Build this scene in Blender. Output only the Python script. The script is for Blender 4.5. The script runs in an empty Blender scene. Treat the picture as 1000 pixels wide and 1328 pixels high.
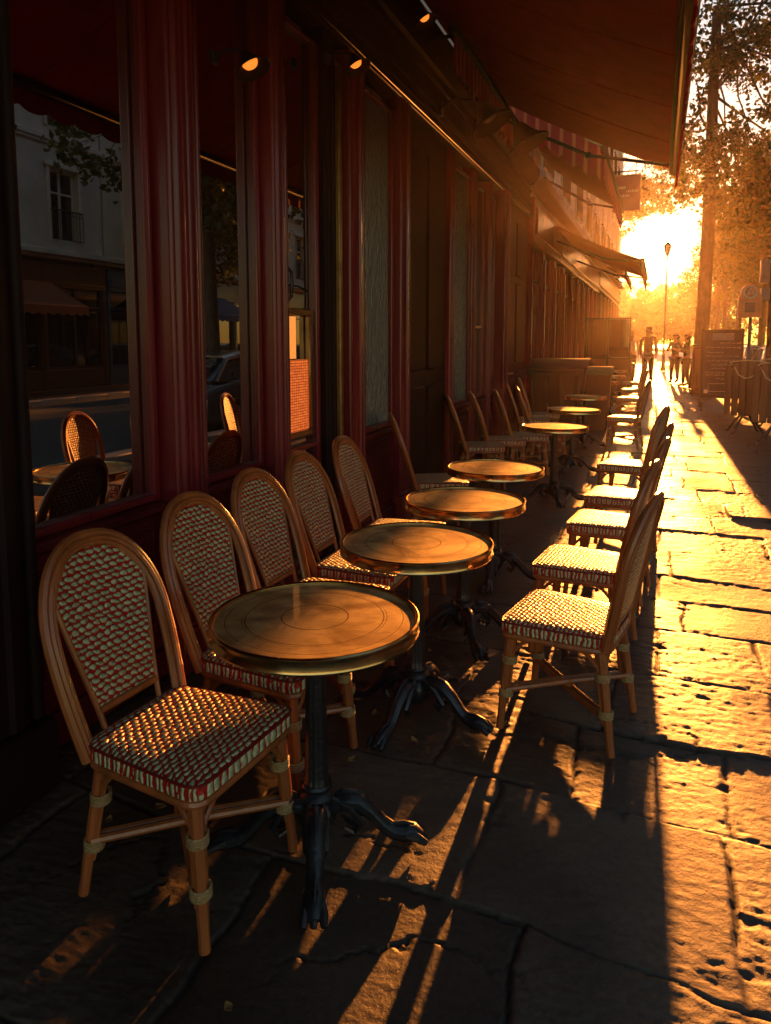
import bpy, math, random
import numpy as np
from mathutils import Vector, Matrix
random.seed(7)
PI = math.pi
R = math.radians
scene = bpy.context.scene
COL = scene.collection
W = -2.1            # plane of the shop fronts (street runs along +Y)
SUN_AZ, SUN_EL = -0.5, 6.5

# ------------------------------------------------------------------ mesh helpers
class MB:
    def __init__(s):
        s.v = []; s.f = []
    def add(s, vs, fs):
        b = len(s.v)
        s.v.extend([tuple(p) for p in vs])
        s.f.extend([tuple(b + i for i in f) for f in fs])
        return s
    def box(s, x0, x1, y0, y1, z0, z1, ch=0.0):
        if x1 < x0: x0, x1 = x1, x0
        if y1 < y0: y0, y1 = y1, y0
        if z1 < z0: z0, z1 = z1, z0
        ch = min(ch, (x1-x0)*.45, (y1-y0)*.45, (z1-z0)*.45)
        if ch <= 0:
            vs = [(x, y, z) for z in (z0, z1) for y in (y0, y1) for x in (x0, x1)]
            return s.add(vs, [(0,2,3,1),(4,5,7,6),(0,1,5,4),(2,6,7,3),(0,4,6,2),(1,3,7,5)])
        ctr = ((x0+x1)/2, (y0+y1)/2, (z0+z1)/2); h = ((x1-x0)/2, (y1-y0)/2, (z1-z0)/2)
        idx = {}; vs = []
        for ax in range(3):
            for sx in (-1, 1):
                for sy in (-1, 1):
                    for sz in (-1, 1):
                        sg = (sx, sy, sz)
                        idx[(ax, sg)] = len(vs)
                        vs.append(tuple(ctr[i] + sg[i]*(h[i] - (0 if i == ax else ch)) for i in range(3)))
        fs = []
        for ax in range(3):
            a, b = (ax+1) % 3, (ax+2) % 3
            for sg in (-1, 1):
                q = []
                for (p, r) in ((-1,-1),(1,-1),(1,1),(-1,1)):
                    t = [0,0,0]; t[ax] = sg; t[a] = p; t[b] = r
                    q.append(idx[(ax, tuple(t))])
                fs.append(tuple(q) if sg > 0 else tuple(q[::-1]))
        for ax in range(3):
            a, b = (ax+1) % 3, (ax+2) % 3
            for p in (-1, 1):
                for r in (-1, 1):
                    t0 = [0,0,0]; t0[ax] = -1; t0[a] = p; t0[b] = r
                    t1 = list(t0); t1[ax] = 1
                    t0 = tuple(t0); t1 = tuple(t1)
                    q = [idx[(a,t0)], idx[(a,t1)], idx[(b,t1)], idx[(b,t0)]]
                    fs.append(tuple(q) if p*r < 0 else tuple(q[::-1]))
        for sx in (-1,1):
            for sy in (-1,1):
                for sz in (-1,1):
                    t = (sx,sy,sz); q = (idx[(0,t)], idx[(1,t)], idx[(2,t)])
                    fs.append(q if sx*sy*sz > 0 else q[::-1])
        return s.add(vs, fs)
    def tube(s, pts, r, n=8, closed=False, caps=True, squash=1.0):
        P = [Vector(p) for p in pts]; m = len(P)
        rs = r if isinstance(r, (list, tuple)) else [r]*m
        T = []
        for i in range(m):
            if closed: t = P[(i+1) % m] - P[i-1]
            else: t = P[min(i+1, m-1)] - P[max(i-1, 0)]
            T.append(t.normalized() if t.length > 1e-9 else Vector((0,0,1)))
        up = Vector((0,0,1)) if abs(T[0].z) < .9 else Vector((1,0,0))
        nrm = (up - T[0]*up.dot(T[0])).normalized()
        vs = []
        for i in range(m):
            nrm = nrm - T[i]*nrm.dot(T[i]); nrm.normalize()
            bn = T[i].cross(nrm)
            for k in range(n):
                a = 2*PI*k/n
                vs.append(P[i] + nrm*(rs[i]*math.cos(a)*squash) + bn*(rs[i]*math.sin(a)))
        fs = []
        for i in range(m if closed else m-1):
            j = (i+1) % m
            for k in range(n):
                l = (k+1) % n
                fs.append((i*n+k, i*n+l, j*n+l, j*n+k))
        if caps and not closed:
            fs.append(tuple(range(n))[::-1]); fs.append(tuple((m-1)*n+k for k in range(n)))
        return s.add(vs, fs)
    def lathe(s, prof, n=32, c=(0,0,0), mod=None):
        vs = []; fs = []
        for (r, z) in prof:
            for k in range(n):
                a = 2*PI*k/n
                rr = r*(mod(a, z) if mod else 1)
                vs.append((c[0]+rr*math.cos(a), c[1]+rr*math.sin(a), c[2]+z))
        for i in range(len(prof)-1):
            for k in range(n):
                l = (k+1) % n
                fs.append((i*n+k, i*n+l, (i+1)*n+l, (i+1)*n+k))
        fs.append(tuple(range(n))[::-1]); fs.append(tuple((len(prof)-1)*n+k for k in range(n)))
        return s.add(vs, fs)
    def prism(s, poly, axis, a0, a1):
        """closed polygon (u,v) extruded along axis; axis 'x': (y,z), 'y': (x,z), 'z': (x,y)"""
        n = len(poly)
        def P(u, v, w):
            return {'x': (w,u,v), 'y': (u,w,v), 'z': (u,v,w)}[axis]
        vs = [P(u, v, a0) for u, v in poly] + [P(u, v, a1) for u, v in poly]
        fs = [tuple(range(n))[::-1], tuple(range(n, 2*n))]
        for i in range(n):
            j = (i+1) % n
            fs.append((i, j, n+j, n+i))
        return s.add(vs, fs)
    def loft(s, rings, caps=True):
        n = len(rings[0]); vs = [p for r in rings for p in r]; fs = []
        for i in range(len(rings)-1):
            for k in range(n):
                l = (k+1) % n
                fs.append((i*n+k, i*n+l, (i+1)*n+l, (i+1)*n+k))
        if caps:
            fs.append(tuple(range(n))[::-1]); fs.append(tuple((len(rings)-1)*n+k for k in range(n)))
        return s.add(vs, fs)
    def sheet(s, fn, nu, nv, t):
        """thick sheet: fn(u,v)->(point, normal) ; u,v in 0..1"""
        top = []; bot = []
        for j in range(nv+1):
            for i in range(nu+1):
                p, nn = fn(i/nu, j/nv); p = Vector(p); nn = Vector(nn)
                top.append(p + nn*t/2); bot.append(p - nn*t/2)
        N = (nu+1)*(nv+1); fs = []
        for j in range(nv):
            for i in range(nu):
                a = j*(nu+1)+i; b = a+1; c = a+nu+2; d = a+nu+1
                fs.append((a,b,c,d)); fs.append((N+d,N+c,N+b,N+a))
        for i in range(nu):
            a = i; b = i+1; fs.append((b,a,N+a,N+b))
            a = nv*(nu+1)+i; b = a+1; fs.append((a,b,N+b,N+a))
        for j in range(nv):
            a = j*(nu+1); d = a+nu+1; fs.append((a,d,N+d,N+a))
            a = j*(nu+1)+nu; d = a+nu+1; fs.append((d,a,N+a,N+d))
        return s.add(top+bot, fs)

def wloc(o):
    p = Vector((0,0,0))
    while o: p += o.location; o = o.parent
    return p
def link_mesh(name, vs, fs, mat, parent=None, smooth=True, local=False, fix=True):
    me = bpy.data.meshes.new(name)
    if parent is not None and not local:
        off = wloc(parent); vs = [(p[0]-off.x, p[1]-off.y, p[2]-off.z) for p in vs]
    me.from_pydata([tuple(p) for p in vs], [], fs)
    if fix:
        import bmesh
        bm = bmesh.new(); bm.from_mesh(me); bmesh.ops.recalc_face_normals(bm, faces=bm.faces); bm.to_mesh(me); bm.free()
    me.materials.append(mat)
    if smooth:
        me.polygons.foreach_set('use_smooth', [True]*len(me.polygons))
        if hasattr(me, 'set_sharp_from_angle'): me.set_sharp_from_angle(angle=R(38))
    me.update()
    o = bpy.data.objects.new(name, me); COL.objects.link(o)
    if parent is not None: o.parent = parent
    return o
def obj(name, mb, mat, parent=None, smooth=True, local=False):
    return link_mesh(name, mb.v, mb.f, mat, parent, smooth, local)
def thing(name, label, cat, loc=(0,0,0), rot=0, group=None):
    o = bpy.data.objects.new(name, None); COL.objects.link(o)
    o.empty_display_size = .1
    o.location = loc; o.rotation_euler = (0,0,rot); o['label'] = label; o['category'] = cat
    if group: o['group'] = group
    return o
def tag(o, label, cat, group=None, kind=None):
    o['label'] = label; o['category'] = cat
    if group: o['group'] = group
    if kind: o['kind'] = kind
    return o
def struct(o, label, cat):
    o['kind'] = 'structure'; o['label'] = label; o['category'] = cat
    return o
def copy_tree(o, parent=None):
    c = o.copy(); COL.objects.link(c)
    c.parent = parent
    for ch in list(o.children): copy_tree(ch, c)
    return c
def place(proto, used, label, loc, rot=0, group=None, scale=1, cat=None):
    o = copy_tree(proto) if used else proto
    o.location = loc; o.rotation_euler = (0,0,rot); o.scale = (scale,)*3
    o['label'] = label
    if group: o['group'] = group
    if cat: o['category'] = cat
    return o

# ------------------------------------------------------------------ materials
def nodes(name):
    m = bpy.data.materials.new(name); m.use_nodes = True
    nt = m.node_tree; b = nt.nodes['Principled BSDF']
    return m, nt, b
def N(nt, typ, **kw):
    n = nt.nodes.new(typ)
    for k, v in kw.items(): setattr(n, k, v)
    return n
def M(name, col, rough=.5, metal=0., var=.2, scale=6., bump=0., bscale=60., coat=0., stretch=None, ior=None, spec=.5, rvar=0., trans=0., emit=None, es=0.):
    m, nt, b = nodes(name); L = nt.links.new
    tc = N(nt, 'ShaderNodeTexCoord'); mp = N(nt, 'ShaderNodeMapping')
    L(tc.outputs['Object'], mp.inputs['Vector'])
    if stretch: mp.inputs['Scale'].default_value = stretch
    nz = N(nt, 'ShaderNodeTexNoise'); nz.inputs['Scale'].default_value = scale; nz.inputs['Detail'].default_value = 6; nz.inputs['Roughness'].default_value = .6
    L(mp.outputs[0], nz.inputs['Vector'])
    rm = N(nt, 'ShaderNodeMapRange'); rm.inputs[1].default_value = .25; rm.inputs[2].default_value = .75
    rm.inputs[3].default_value = 1-var; rm.inputs[4].default_value = 1+var
    L(nz.outputs['Fac'], rm.inputs[0])
    mx = N(nt, 'ShaderNodeVectorMath', operation='SCALE'); mx.inputs[0].default_value = col[:3]
    L(rm.outputs[0], mx.inputs['Scale']); L(mx.outputs[0], b.inputs['Base Color'])
    b.inputs['Roughness'].default_value = rough; b.inputs['Metallic'].default_value = metal
    if rvar:
        r2 = N(nt, 'ShaderNodeMapRange'); r2.inputs[1].default_value = .3; r2.inputs[2].default_value = .7
        r2.inputs[3].default_value = max(.02, rough-rvar); r2.inputs[4].default_value = rough+rvar
        L(nz.outputs['Fac'], r2.inputs[0]); L(r2.outputs[0], b.inputs['Roughness'])
    if coat: b.inputs['Coat Weight'].default_value = coat; b.inputs['Coat Roughness'].default_value = .15
    b.inputs['Specular IOR Level'].default_value = spec
    if ior: b.inputs['IOR'].default_value = ior
    if bump:
        n2 = N(nt, 'ShaderNodeTexNoise'); n2.inputs['Scale'].default_value = bscale; n2.inputs['Detail'].default_value = 5
        L(mp.outputs[0], n2.inputs['Vector'])
        bp = N(nt, 'ShaderNodeBump'); bp.inputs['Strength'].default_value = bump; bp.inputs['Distance'].default_value = .01
        L(n2.outputs['Fac'], bp.inputs['Height']); L(bp.outputs[0], b.inputs['Normal'])
    if emit:
        b.inputs['Emission Color'].default_value = (*emit, 1); b.inputs['Emission Strength'].default_value = es
    return m

def weave(name, ca, cb, ax):
    """pale oval strands on a red ground; ax = the two object axes of the woven surface"""
    m, nt, b = nodes(name); L = nt.links.new
    def mth(op, a, c=None):
        n = N(nt, 'ShaderNodeMath', operation=op)
        for i, q in enumerate((a, c)):
            if q is None: continue
            if isinstance(q, (int, float)): n.inputs[i].default_value = q
            else: L(q, n.inputs[i])
        return n.outputs[0]
    tc = N(nt, 'ShaderNodeTexCoord')
    nz = N(nt, 'ShaderNodeTexNoise'); nz.inputs['Scale'].default_value = 38; nz.inputs['Detail'].default_value = 1
    L(tc.outputs['Object'], nz.inputs['Vector'])
    sub = N(nt, 'ShaderNodeVectorMath', operation='SUBTRACT'); sub.inputs[1].default_value = (.5,.5,.5); L(nz.outputs['Color'], sub.inputs[0])
    sc = N(nt, 'ShaderNodeVectorMath', operation='SCALE'); sc.inputs['Scale'].default_value = .015; L(sub.outputs[0], sc.inputs[0])
    ad = N(nt, 'ShaderNodeVectorMath', operation='ADD'); L(tc.outputs['Object'], ad.inputs[0]); L(sc.outputs[0], ad.inputs[1])
    sp = N(nt, 'ShaderNodeSeparateXYZ'); L(ad.outputs[0], sp.inputs[0])
    v = mth('DIVIDE', sp.outputs[ax[1]], .0178)
    row = mth('FLOOR', v)
    u = mth('ADD', mth('DIVIDE', sp.outputs[ax[0]], .0280), mth('MULTIPLY', mth('FLOORED_MODULO', row, 2.), .5))
    fu = mth('SUBTRACT', mth('FRACT', u), .5); fv = mth('SUBTRACT', mth('FRACT', v), .5)
    fu2 = mth('ADD', fu, mth('MULTIPLY', fv, .45))
    d = mth('ADD', mth('POWER', mth('ABSOLUTE', mth('DIVIDE', fu2, .46)), 2.), mth('POWER', mth('ABSOLUTE', mth('DIVIDE', fv, .40)), 2.))
    mask = N(nt, 'ShaderNodeMapRange'); mask.interpolation_type = 'SMOOTHSTEP'
    mask.inputs[1].default_value = 1.05; mask.inputs[2].default_value = .8; mask.inputs[3].default_value = 0; mask.inputs[4].default_value = 1
    L(d, mask.inputs[0])
    n3 = N(nt, 'ShaderNodeTexNoise'); n3.inputs['Scale'].default_value = 60; L(tc.outputs['Object'], n3.inputs['Vector'])
    mc = N(nt, 'ShaderNodeMix', data_type='RGBA'); mc.inputs[6].default_value = (*[c*.6 for c in ca], 1); mc.inputs[7].default_value = (*ca, 1)
    r3 = N(nt, 'ShaderNodeMapRange'); r3.inputs[1].default_value = .35; r3.inputs[2].default_value = .6; L(n3.outputs['Fac'], r3.inputs[0]); L(r3.outputs[0], mc.inputs[0])
    mm = N(nt, 'ShaderNodeMix', data_type='RGBA'); mm.inputs[6].default_value = (*cb, 1)
    L(mask.outputs[0], mm.inputs[0]); L(mc.outputs[2], mm.inputs[7]); L(mm.outputs[2], b.inputs['Base Color'])
    h = mth('SUBTRACT', 1., mth('MINIMUM', d, 1.4))
    bp = N(nt, 'ShaderNodeBump'); bp.inputs['Strength'].default_value = 1.; bp.inputs['Distance'].default_value = .0055
    L(h, bp.inputs['Height']); L(bp.outputs[0], b.inputs['Normal'])
    b.inputs['Roughness'].default_value = .38; b.inputs['Coat Weight'].default_value = .12; b.inputs['Coat Roughness'].default_value = .12; b.inputs['Specular IOR Level'].default_value = .3
    return m

CREAM = (.68, .72, .42); WRED = (.46, .018, .012)
M_SEAT = weave('woven_seat', CREAM, WRED, (1, 0))
M_BACK = weave('woven_back', CREAM, WRED, (1, 2))
M_RAT = M('rattan', (.36, .105, .030), .32, var=.45, scale=14, stretch=(1,1,.12), coat=.35, bump=.25, bscale=60)
M_BIND = M('cane_binding', (.42, .27, .12), .45, var=.3, scale=80, bump=.5, bscale=160)
M_TRIM = M('seat_red_trim', (.20, .014, .012), .4, var=.3, scale=60, bump=.4, bscale=150)
M_BRASS = M('brass_band', (.72, .46, .19), .2, 1., var=.2, scale=20, rvar=.08, bump=.03, bscale=40)
M_IRON = M('black_cast_iron', (.016, .017, .022), .36, .2, var=.4, scale=20, bump=.35, bscale=55, coat=.25)
M_RED = M('oxblood_paint', (.20, .014, .020), .34, var=.5, scale=5, stretch=(1,1,.12), coat=.35, bump=.3, bscale=14, rvar=.12)
M_RED2 = M('oxblood_paint_panel', (.12, .010, .013), .5, var=.4, scale=4, spec=.2, bump=.15, bscale=25)
M_DARK = M('black_brown_paint', (.020, .009, .008), .55, var=.4, scale=4, spec=.15, bump=.15, bscale=30)
M_GOLD = M('worn_gilt', (.34, .2, .07), .35, .7, var=.4, scale=10)
M_GLASS = M('dark_window_glass', (.005, .005, .006), .012, var=.3, scale=2, ior=6.5, bump=.004, bscale=2.2)
M_GLASS2 = M('street_window_glass', (.012, .014, .016), .03, var=.3, scale=2, ior=2.0)
M_CANVAS = M('dark_red_canvas', (.34, .010, .016), .9, spec=.05, var=.25, scale=5, bump=.25, bscale=220)
M_CANVAS2 = M('brown_canvas', (.20, .016, .014), .9, spec=.05, var=.25, scale=5, bump=.25, bscale=200)
M_STONE = M('pale_limestone', (.47, .43, .36), .8, var=.22, scale=1.2, bump=.3, bscale=14)
M_STONE2 = M('grey_limestone', (.56, .53, .47), .8, var=.25, scale=1.0, bump=.3, bscale=14)
M_STONE3 = M('cream_render', (.58, .52, .42), .8, var=.18, scale=.8, bump=.2, bscale=20)
M_WHITE = M('white_shutter_paint', (.62, .58, .50), .5, var=.2, scale=4, bump=.2, bscale=40)
M_ZINC = M('zinc_roof', (.16, .17, .19), .45, .3, var=.2, scale=2)
M_BIN = M('dark_bin_plastic', (.020, .011, .010), .5, var=.3, scale=5, bump=.15, bscale=60)
M_GREEN = M('dark_green_plastic', (.02, .075, .045), .4, var=.3, scale=6, bump=.1, bscale=60)
M_WOOD = M('weathered_wood', (.17, .07, .032), .6, var=.45, scale=9, stretch=(1,1,.1), bump=.4, bscale=40)
M_ROPE = M('pale_rope', (.5, .42, .28), .8, var=.3, scale=60, bump=.5, bscale=140)
M_BOARD = M('blackboard', (.022, .02, .026), .55, var=.35, scale=8)
M_CHALK = M('chalk', (.6, .58, .55), .9, var=.3, scale=90)
M_ORANGE = M('orange_box_paint', (.6, .13, .02), .4, var=.2, scale=8, coat=.3)
M_GREY = M('grey_metal', (.10, .10, .11), .4, .6, var=.3, scale=8)
M_TYRE = M('tyre_rubber', (.015, .015, .016), .8, var=.3, scale=20)
M_CHROME = M('chrome', (.65, .65, .66), .12, 1., var=.1)
M_ASPH = M('asphalt', (.055, .052, .05), .75, var=.3, scale=3, bump=.5, bscale=120)
M_KERB = M('granite_kerb', (.27, .24, .21), .6, var=.3, scale=14, bump=.4, bscale=50)
M_FARPAVE = None
M_BARK = M('plane_bark', (.085, .055, .035), .85, var=.5, scale=9, stretch=(1,1,.4), bump=.7, bscale=18)
M_SKIN = M('skin', (.42, .24, .16), .5, var=.1)
M_HAIR = M('dark_hair', (.03, .018, .012), .5, var=.3, scale=40)
M_CLOTH = {k: M('cloth_'+k, c, .85, var=.2, scale=20, bump=.2, bscale=90) for k, c in
           dict(white=(.5,.46,.42), dark=(.03,.028,.032), rust=(.28,.10,.04), navy=(.03,.035,.06), grey=(.13,.12,.12)).items()}
M_COPPER = M('copper_reflector', (.75, .30, .10), .3, 1., var=.3, scale=12, bump=.1, bscale=30)
M_BULB = M('lit_lamp_glass', (.9, .5, .2), .3, var=.35, scale=9, emit=(1, .24, .025), es=.38)

def table_top_mat():
    m, nt, b = nodes('swirled_metal_top'); L = nt.links.new
    tc = N(nt, 'ShaderNodeTexCoord'); gi = N(nt, 'ShaderNodeObjectInfo')
    of = N(nt, 'ShaderNodeVectorMath', operation='ADD'); L(tc.outputs['Object'], of.inputs[0])
    cx = N(nt, 'ShaderNodeCombineXYZ'); ml = N(nt, 'ShaderNodeMath', operation='MULTIPLY'); L(gi.outputs['Random'], ml.inputs[0]); ml.inputs[1].default_value = 40
    L(ml.outputs[0], cx.inputs[0]); L(cx.outputs[0], of.inputs[1])
    nz = N(nt, 'ShaderNodeTexNoise'); nz.inputs['Scale'].default_value = 6; nz.inputs['Detail'].default_value = 5; nz.inputs['Distortion'].default_value = .8; L(of.outputs[0], nz.inputs['Vector'])
    # fine curved scratches
    wv = N(nt, 'ShaderNodeTexNoise'); wv.inputs['Scale'].default_value = 26; wv.inputs['Detail'].default_value = 7; wv.inputs['Roughness'].default_value = .75; wv.inputs['Distortion'].default_value = 3.5
    mp = N(nt, 'ShaderNodeMapping'); mp.inputs['Rotation'].default_value = (0,0,.7); mp.inputs['Scale'].default_value = (.35, 2.4, 1); L(of.outputs[0], mp.inputs[0]); L(mp.outputs[0], wv.inputs['Vector'])
    ln = N(nt, 'ShaderNodeVectorMath', operation='LENGTH'); L(tc.outputs['Object'], ln.inputs[0])
    ad = N(nt, 'ShaderNodeMath', operation='MULTIPLY_ADD'); L(wv.outputs['Fac'], ad.inputs[0]); ad.inputs[1].default_value = .45; L(nz.outputs['Fac'], ad.inputs[2])
    mc = N(nt, 'ShaderNodeMix', data_type='RGBA'); mc.inputs[6].default_value = (.46, .31, .13, 1); mc.inputs[7].default_value = (.97, .78, .38, 1)
    rr = N(nt, 'ShaderNodeMapRange'); rr.inputs[1].default_value = .58; rr.inputs[2].default_value = .86; L(ad.outputs[0], rr.inputs[0])
    L(rr.outputs[0], mc.inputs[0]); L(mc.outputs[2], b.inputs['Base Color'])
    rings = None
    for rad_, wd_ in ((.205, .0016), (.214, .0009), (.262, .0013), (.10, .0009)):
        q = N(nt, 'ShaderNodeMath', operation='COMPARE'); L(ln.outputs['Value'], q.inputs[0]); q.inputs[1].default_value = math.hypot(rad_, .7295); q.inputs[2].default_value = wd_*.27
        if rings is None: rings = q.outputs[0]
        else:
            z_ = N(nt, 'ShaderNodeMath', operation='ADD'); L(rings, z_.inputs[0]); L(q.outputs[0], z_.inputs[1]); rings = z_.outputs[0]
    dk = N(nt, 'ShaderNodeMix', data_type='RGBA'); dk.inputs[7].default_value = (.16, .09, .035, 1); L(rings, dk.inputs[0]); L(mc.outputs[2], dk.inputs[6]); L(dk.outputs[2], b.inputs['Base Color'])
    b.inputs['Metallic'].default_value = .95
    r2 = N(nt, 'ShaderNodeMapRange'); r2.inputs[1].default_value = .3; r2.inputs[2].default_value = .7; r2.inputs[3].default_value = .46; r2.inputs[4].default_value = .66
    L(wv.outputs['Fac'], r2.inputs[0]); L(r2.outputs[0], b.inputs['Roughness'])
    bp = N(nt, 'ShaderNodeBump'); bp.inputs['Strength'].default_value = .10; bp.inputs['Distance'].default_value = .0015
    L(wv.outputs['Fac'], bp.inputs['Height']); L(bp.outputs[0], b.inputs['Normal'])
    b.inputs['Coat Weight'].default_value = .55; b.inputs['Coat Roughness'].default_value = .03
    return m
M_TOP = table_top_mat()

def rippled_glass():
    m, nt, b = nodes('rippled_glass'); L = nt.links.new
    tc = N(nt, 'ShaderNodeTexCoord'); mp = N(nt, 'ShaderNodeMapping'); mp.inputs['Scale'].default_value = (1, 1, .45)
    L(tc.outputs['Object'], mp.inputs[0])
    wv = N(nt, 'ShaderNodeTexWave'); wv.inputs['Scale'].default_value = 11; wv.inputs['Distortion'].default_value = 9; wv.inputs['Detail'].default_value = 1.5; wv.inputs['Detail Scale'].default_value = 2.2
    wv.bands_direction = 'Y'
    L(mp.outputs[0], wv.inputs['Vector'])
    bp = N(nt, 'ShaderNodeBump'); bp.inputs['Strength'].default_value = .55; bp.inputs['Distance'].default_value = .02
    L(wv.outputs['Fac'], bp.inputs['Height']); L(bp.outputs[0], b.inputs['Normal'])
    b.inputs['Base Color'].default_value = (.24, .29, .24, 1); b.inputs['Roughness'].default_value = .12; b.inputs['IOR'].default_value = 2.4
    return m
M_RIPPLE = rippled_glass()

def striped_canvas():
    m, nt, b = nodes('striped_valance'); L = nt.links.new
    tc = N(nt, 'ShaderNodeTexCoord'); sp = N(nt, 'ShaderNodeSeparateXYZ'); L(tc.outputs['Object'], sp.inputs[0])
    xy = N(nt, 'ShaderNodeMath', operation='ADD'); L(sp.outputs['X'], xy.inputs[0]); L(sp.outputs['Y'], xy.inputs[1])
    a = N(nt, 'ShaderNodeMath', operation='DIVIDE'); L(xy.outputs[0], a.inputs[0]); a.inputs[1].default_value = .15
    f = N(nt, 'ShaderNodeMath', operation='FRACT'); L(a.outputs[0], f.inputs[0])
    c = N(nt, 'ShaderNodeMath', operation='GREATER_THAN'); L(f.outputs[0], c.inputs[0]); c.inputs[1].default_value = .72
    mx = N(nt, 'ShaderNodeMix', data_type='RGBA'); mx.inputs[6].default_value = (.30, .016, .016, 1); mx.inputs[7].default_value = (.5, .12, .06, 1)
    L(c.outputs[0], mx.inputs[0]); L(mx.outputs[2], b.inputs['Base Color']); b.inputs['Roughness'].default_value = .8
    return m
M_STRIPE = striped_canvas()

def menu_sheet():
    m, nt, b = nodes('sun_glow_menu_sheet'); L = nt.links.new
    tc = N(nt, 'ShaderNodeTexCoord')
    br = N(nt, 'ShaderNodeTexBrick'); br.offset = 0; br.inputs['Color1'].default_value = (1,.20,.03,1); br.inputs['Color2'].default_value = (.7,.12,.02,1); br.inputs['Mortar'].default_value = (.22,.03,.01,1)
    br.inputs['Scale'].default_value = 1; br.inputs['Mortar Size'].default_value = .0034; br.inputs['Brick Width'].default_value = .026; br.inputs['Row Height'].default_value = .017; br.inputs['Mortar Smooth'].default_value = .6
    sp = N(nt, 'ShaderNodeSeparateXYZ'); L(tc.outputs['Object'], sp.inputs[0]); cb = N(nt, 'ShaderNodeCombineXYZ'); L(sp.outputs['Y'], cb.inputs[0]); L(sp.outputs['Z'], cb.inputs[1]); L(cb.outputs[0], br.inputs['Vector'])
    b.inputs['Base Color'].default_value = (.06, .02, .008, 1); L(br.outputs['Color'], b.inputs['Emission Color']); b.inputs['Emission Strength'].default_value = .30  # orange emission stands in for sunlight reflected on the sheet
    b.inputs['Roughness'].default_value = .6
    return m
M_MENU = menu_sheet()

def stone_ground():
    m, nt, b = nodes('flagstone'); L = nt.links.new
    tc = N(nt, 'ShaderNodeTexCoord')
    n1 = N(nt, 'ShaderNodeTexNoise'); n1.inputs['Scale'].default_value = 1.6; n1.inputs['Detail'].default_value = 7
    n2 = N(nt, 'ShaderNodeTexNoise'); n2.inputs['Scale'].default_value = 55; n2.inputs['Detail'].default_value = 6; n2.inputs['Roughness'].default_value = .7
    for n in (n1, n2): L(tc.outputs['Object'], n.inputs['Vector'])
    mx = N(nt, 'ShaderNodeMix', data_type='RGBA'); mx.inputs[6].default_value = (.040, .029, .022, 1); mx.inputs[7].default_value = (.135, .095, .068, 1)
    r1 = N(nt, 'ShaderNodeMapRange'); r1.inputs[1].default_value = .3; r1.inputs[2].default_value = .7; L(n1.outputs['Fac'], r1.inputs[0]); L(r1.outputs[0], mx.inputs[0])
    m2 = N(nt, 'ShaderNodeMix', data_type='RGBA'); m2.blend_type = 'MULTIPLY'; m2.inputs[0].default_value = .7
    cr = N(nt, 'ShaderNodeMapRange'); cr.inputs[1].default_value = .3; cr.inputs[2].default_value = .65; cr.inputs[3].default_value = .45; cr.inputs[4].default_value = 1.15; L(n2.outputs['Fac'], cr.inputs[0])
    ta = N(nt, 'ShaderNodeAttribute'); ta.attribute_name = 'tone'
    tm = N(nt, 'ShaderNodeMapRange'); tm.inputs[3].default_value = .55; tm.inputs[4].default_value = 1.35; L(ta.outputs['Fac'], tm.inputs[0])
    ts = N(nt, 'ShaderNodeVectorMath', operation='SCALE'); L(mx.outputs[2], ts.inputs[0]); L(tm.outputs[0], ts.inputs['Scale'])
    L(ts.outputs[0], m2.inputs[6]); L(cr.outputs[0], m2.inputs[7])
    at = N(nt, 'ShaderNodeAttribute'); at.attribute_name = 'dirt'
    m3 = N(nt, 'ShaderNodeMix', data_type='RGBA'); m3.inputs[7].default_value = (.010, .008, .006, 1)
    L(at.outputs['Fac'], m3.inputs[0]); L(m2.outputs[2], m3.inputs[6]); L(m3.outputs[2], b.inputs['Base Color'])
    rr = N(nt, 'ShaderNodeMapRange'); rr.inputs[1].default_value = .3; rr.inputs[2].default_value = .7; rr.inputs[3].default_value = .33; rr.inputs[4].default_value = .50; L(n1.outputs['Fac'], rr.inputs[0])
    ra = N(nt, 'ShaderNodeMath', operation='MULTIPLY_ADD'); L(at.outputs['Fac'], ra.inputs[0]); ra.inputs[1].default_value = .35; tr_ = N(nt, 'ShaderNodeMath', operation='MULTIPLY_ADD'); L(ta.outputs['Fac'], tr_.inputs[0]); tr_.inputs[1].default_value = .16; L(rr.outputs[0], tr_.inputs[2]); L(tr_.outputs[0], ra.inputs[2]); L(ra.outputs[0], b.inputs['Roughness'])
    bp = N(nt, 'ShaderNodeBump'); bp.inputs['Strength'].default_value = .5; bp.inputs['Distance'].default_value = .006
    L(n2.outputs['Fac'], bp.inputs['Height']); L(bp.outputs[0], b.inputs['Normal'])
    b.inputs['Specular IOR Level'].default_value = .52
    return m
M_FLAG = stone_ground()

def leaf_mat(name, c1, c2):
    m, nt, b = nodes(name); L = nt.links.new
    gi = N(nt, 'ShaderNodeNewGeometry'); 
    mx = N(nt, 'ShaderNodeMix', data_type='RGBA'); mx.inputs[6].default_value = (*c1,1); mx.inputs[7].default_value = (*c2,1)
    L(gi.outputs['Random Per Island'], mx.inputs[0])
    L(mx.outputs[2], b.inputs['Base Color']); b.inputs['Roughness'].default_value = .55
    tr = N(nt, 'ShaderNodeBsdfTranslucent'); sc = N(nt, 'ShaderNodeVectorMath', operation='MULTIPLY'); sc.inputs[1].default_value = (1.5,1.5,.5); L(mx.outputs[2], sc.inputs[0]); L(sc.outputs[0], tr.inputs['Color'])
    ms = N(nt, 'ShaderNodeMixShader'); ms.inputs[0].default_value = .5
    L(b.outputs[0], ms.inputs[1]); L(tr.outputs[0], ms.inputs[2]); L(ms.outputs[0], nt.nodes['Material Output'].inputs['Surface'])
    return m
M_LEAF = leaf_mat('plane_leaves', (.028, .052, .012), (.10, .085, .016))
M_LEAF2 = leaf_mat('dark_leaves', (.028, .042, .012), (.07, .075, .018))
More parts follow.
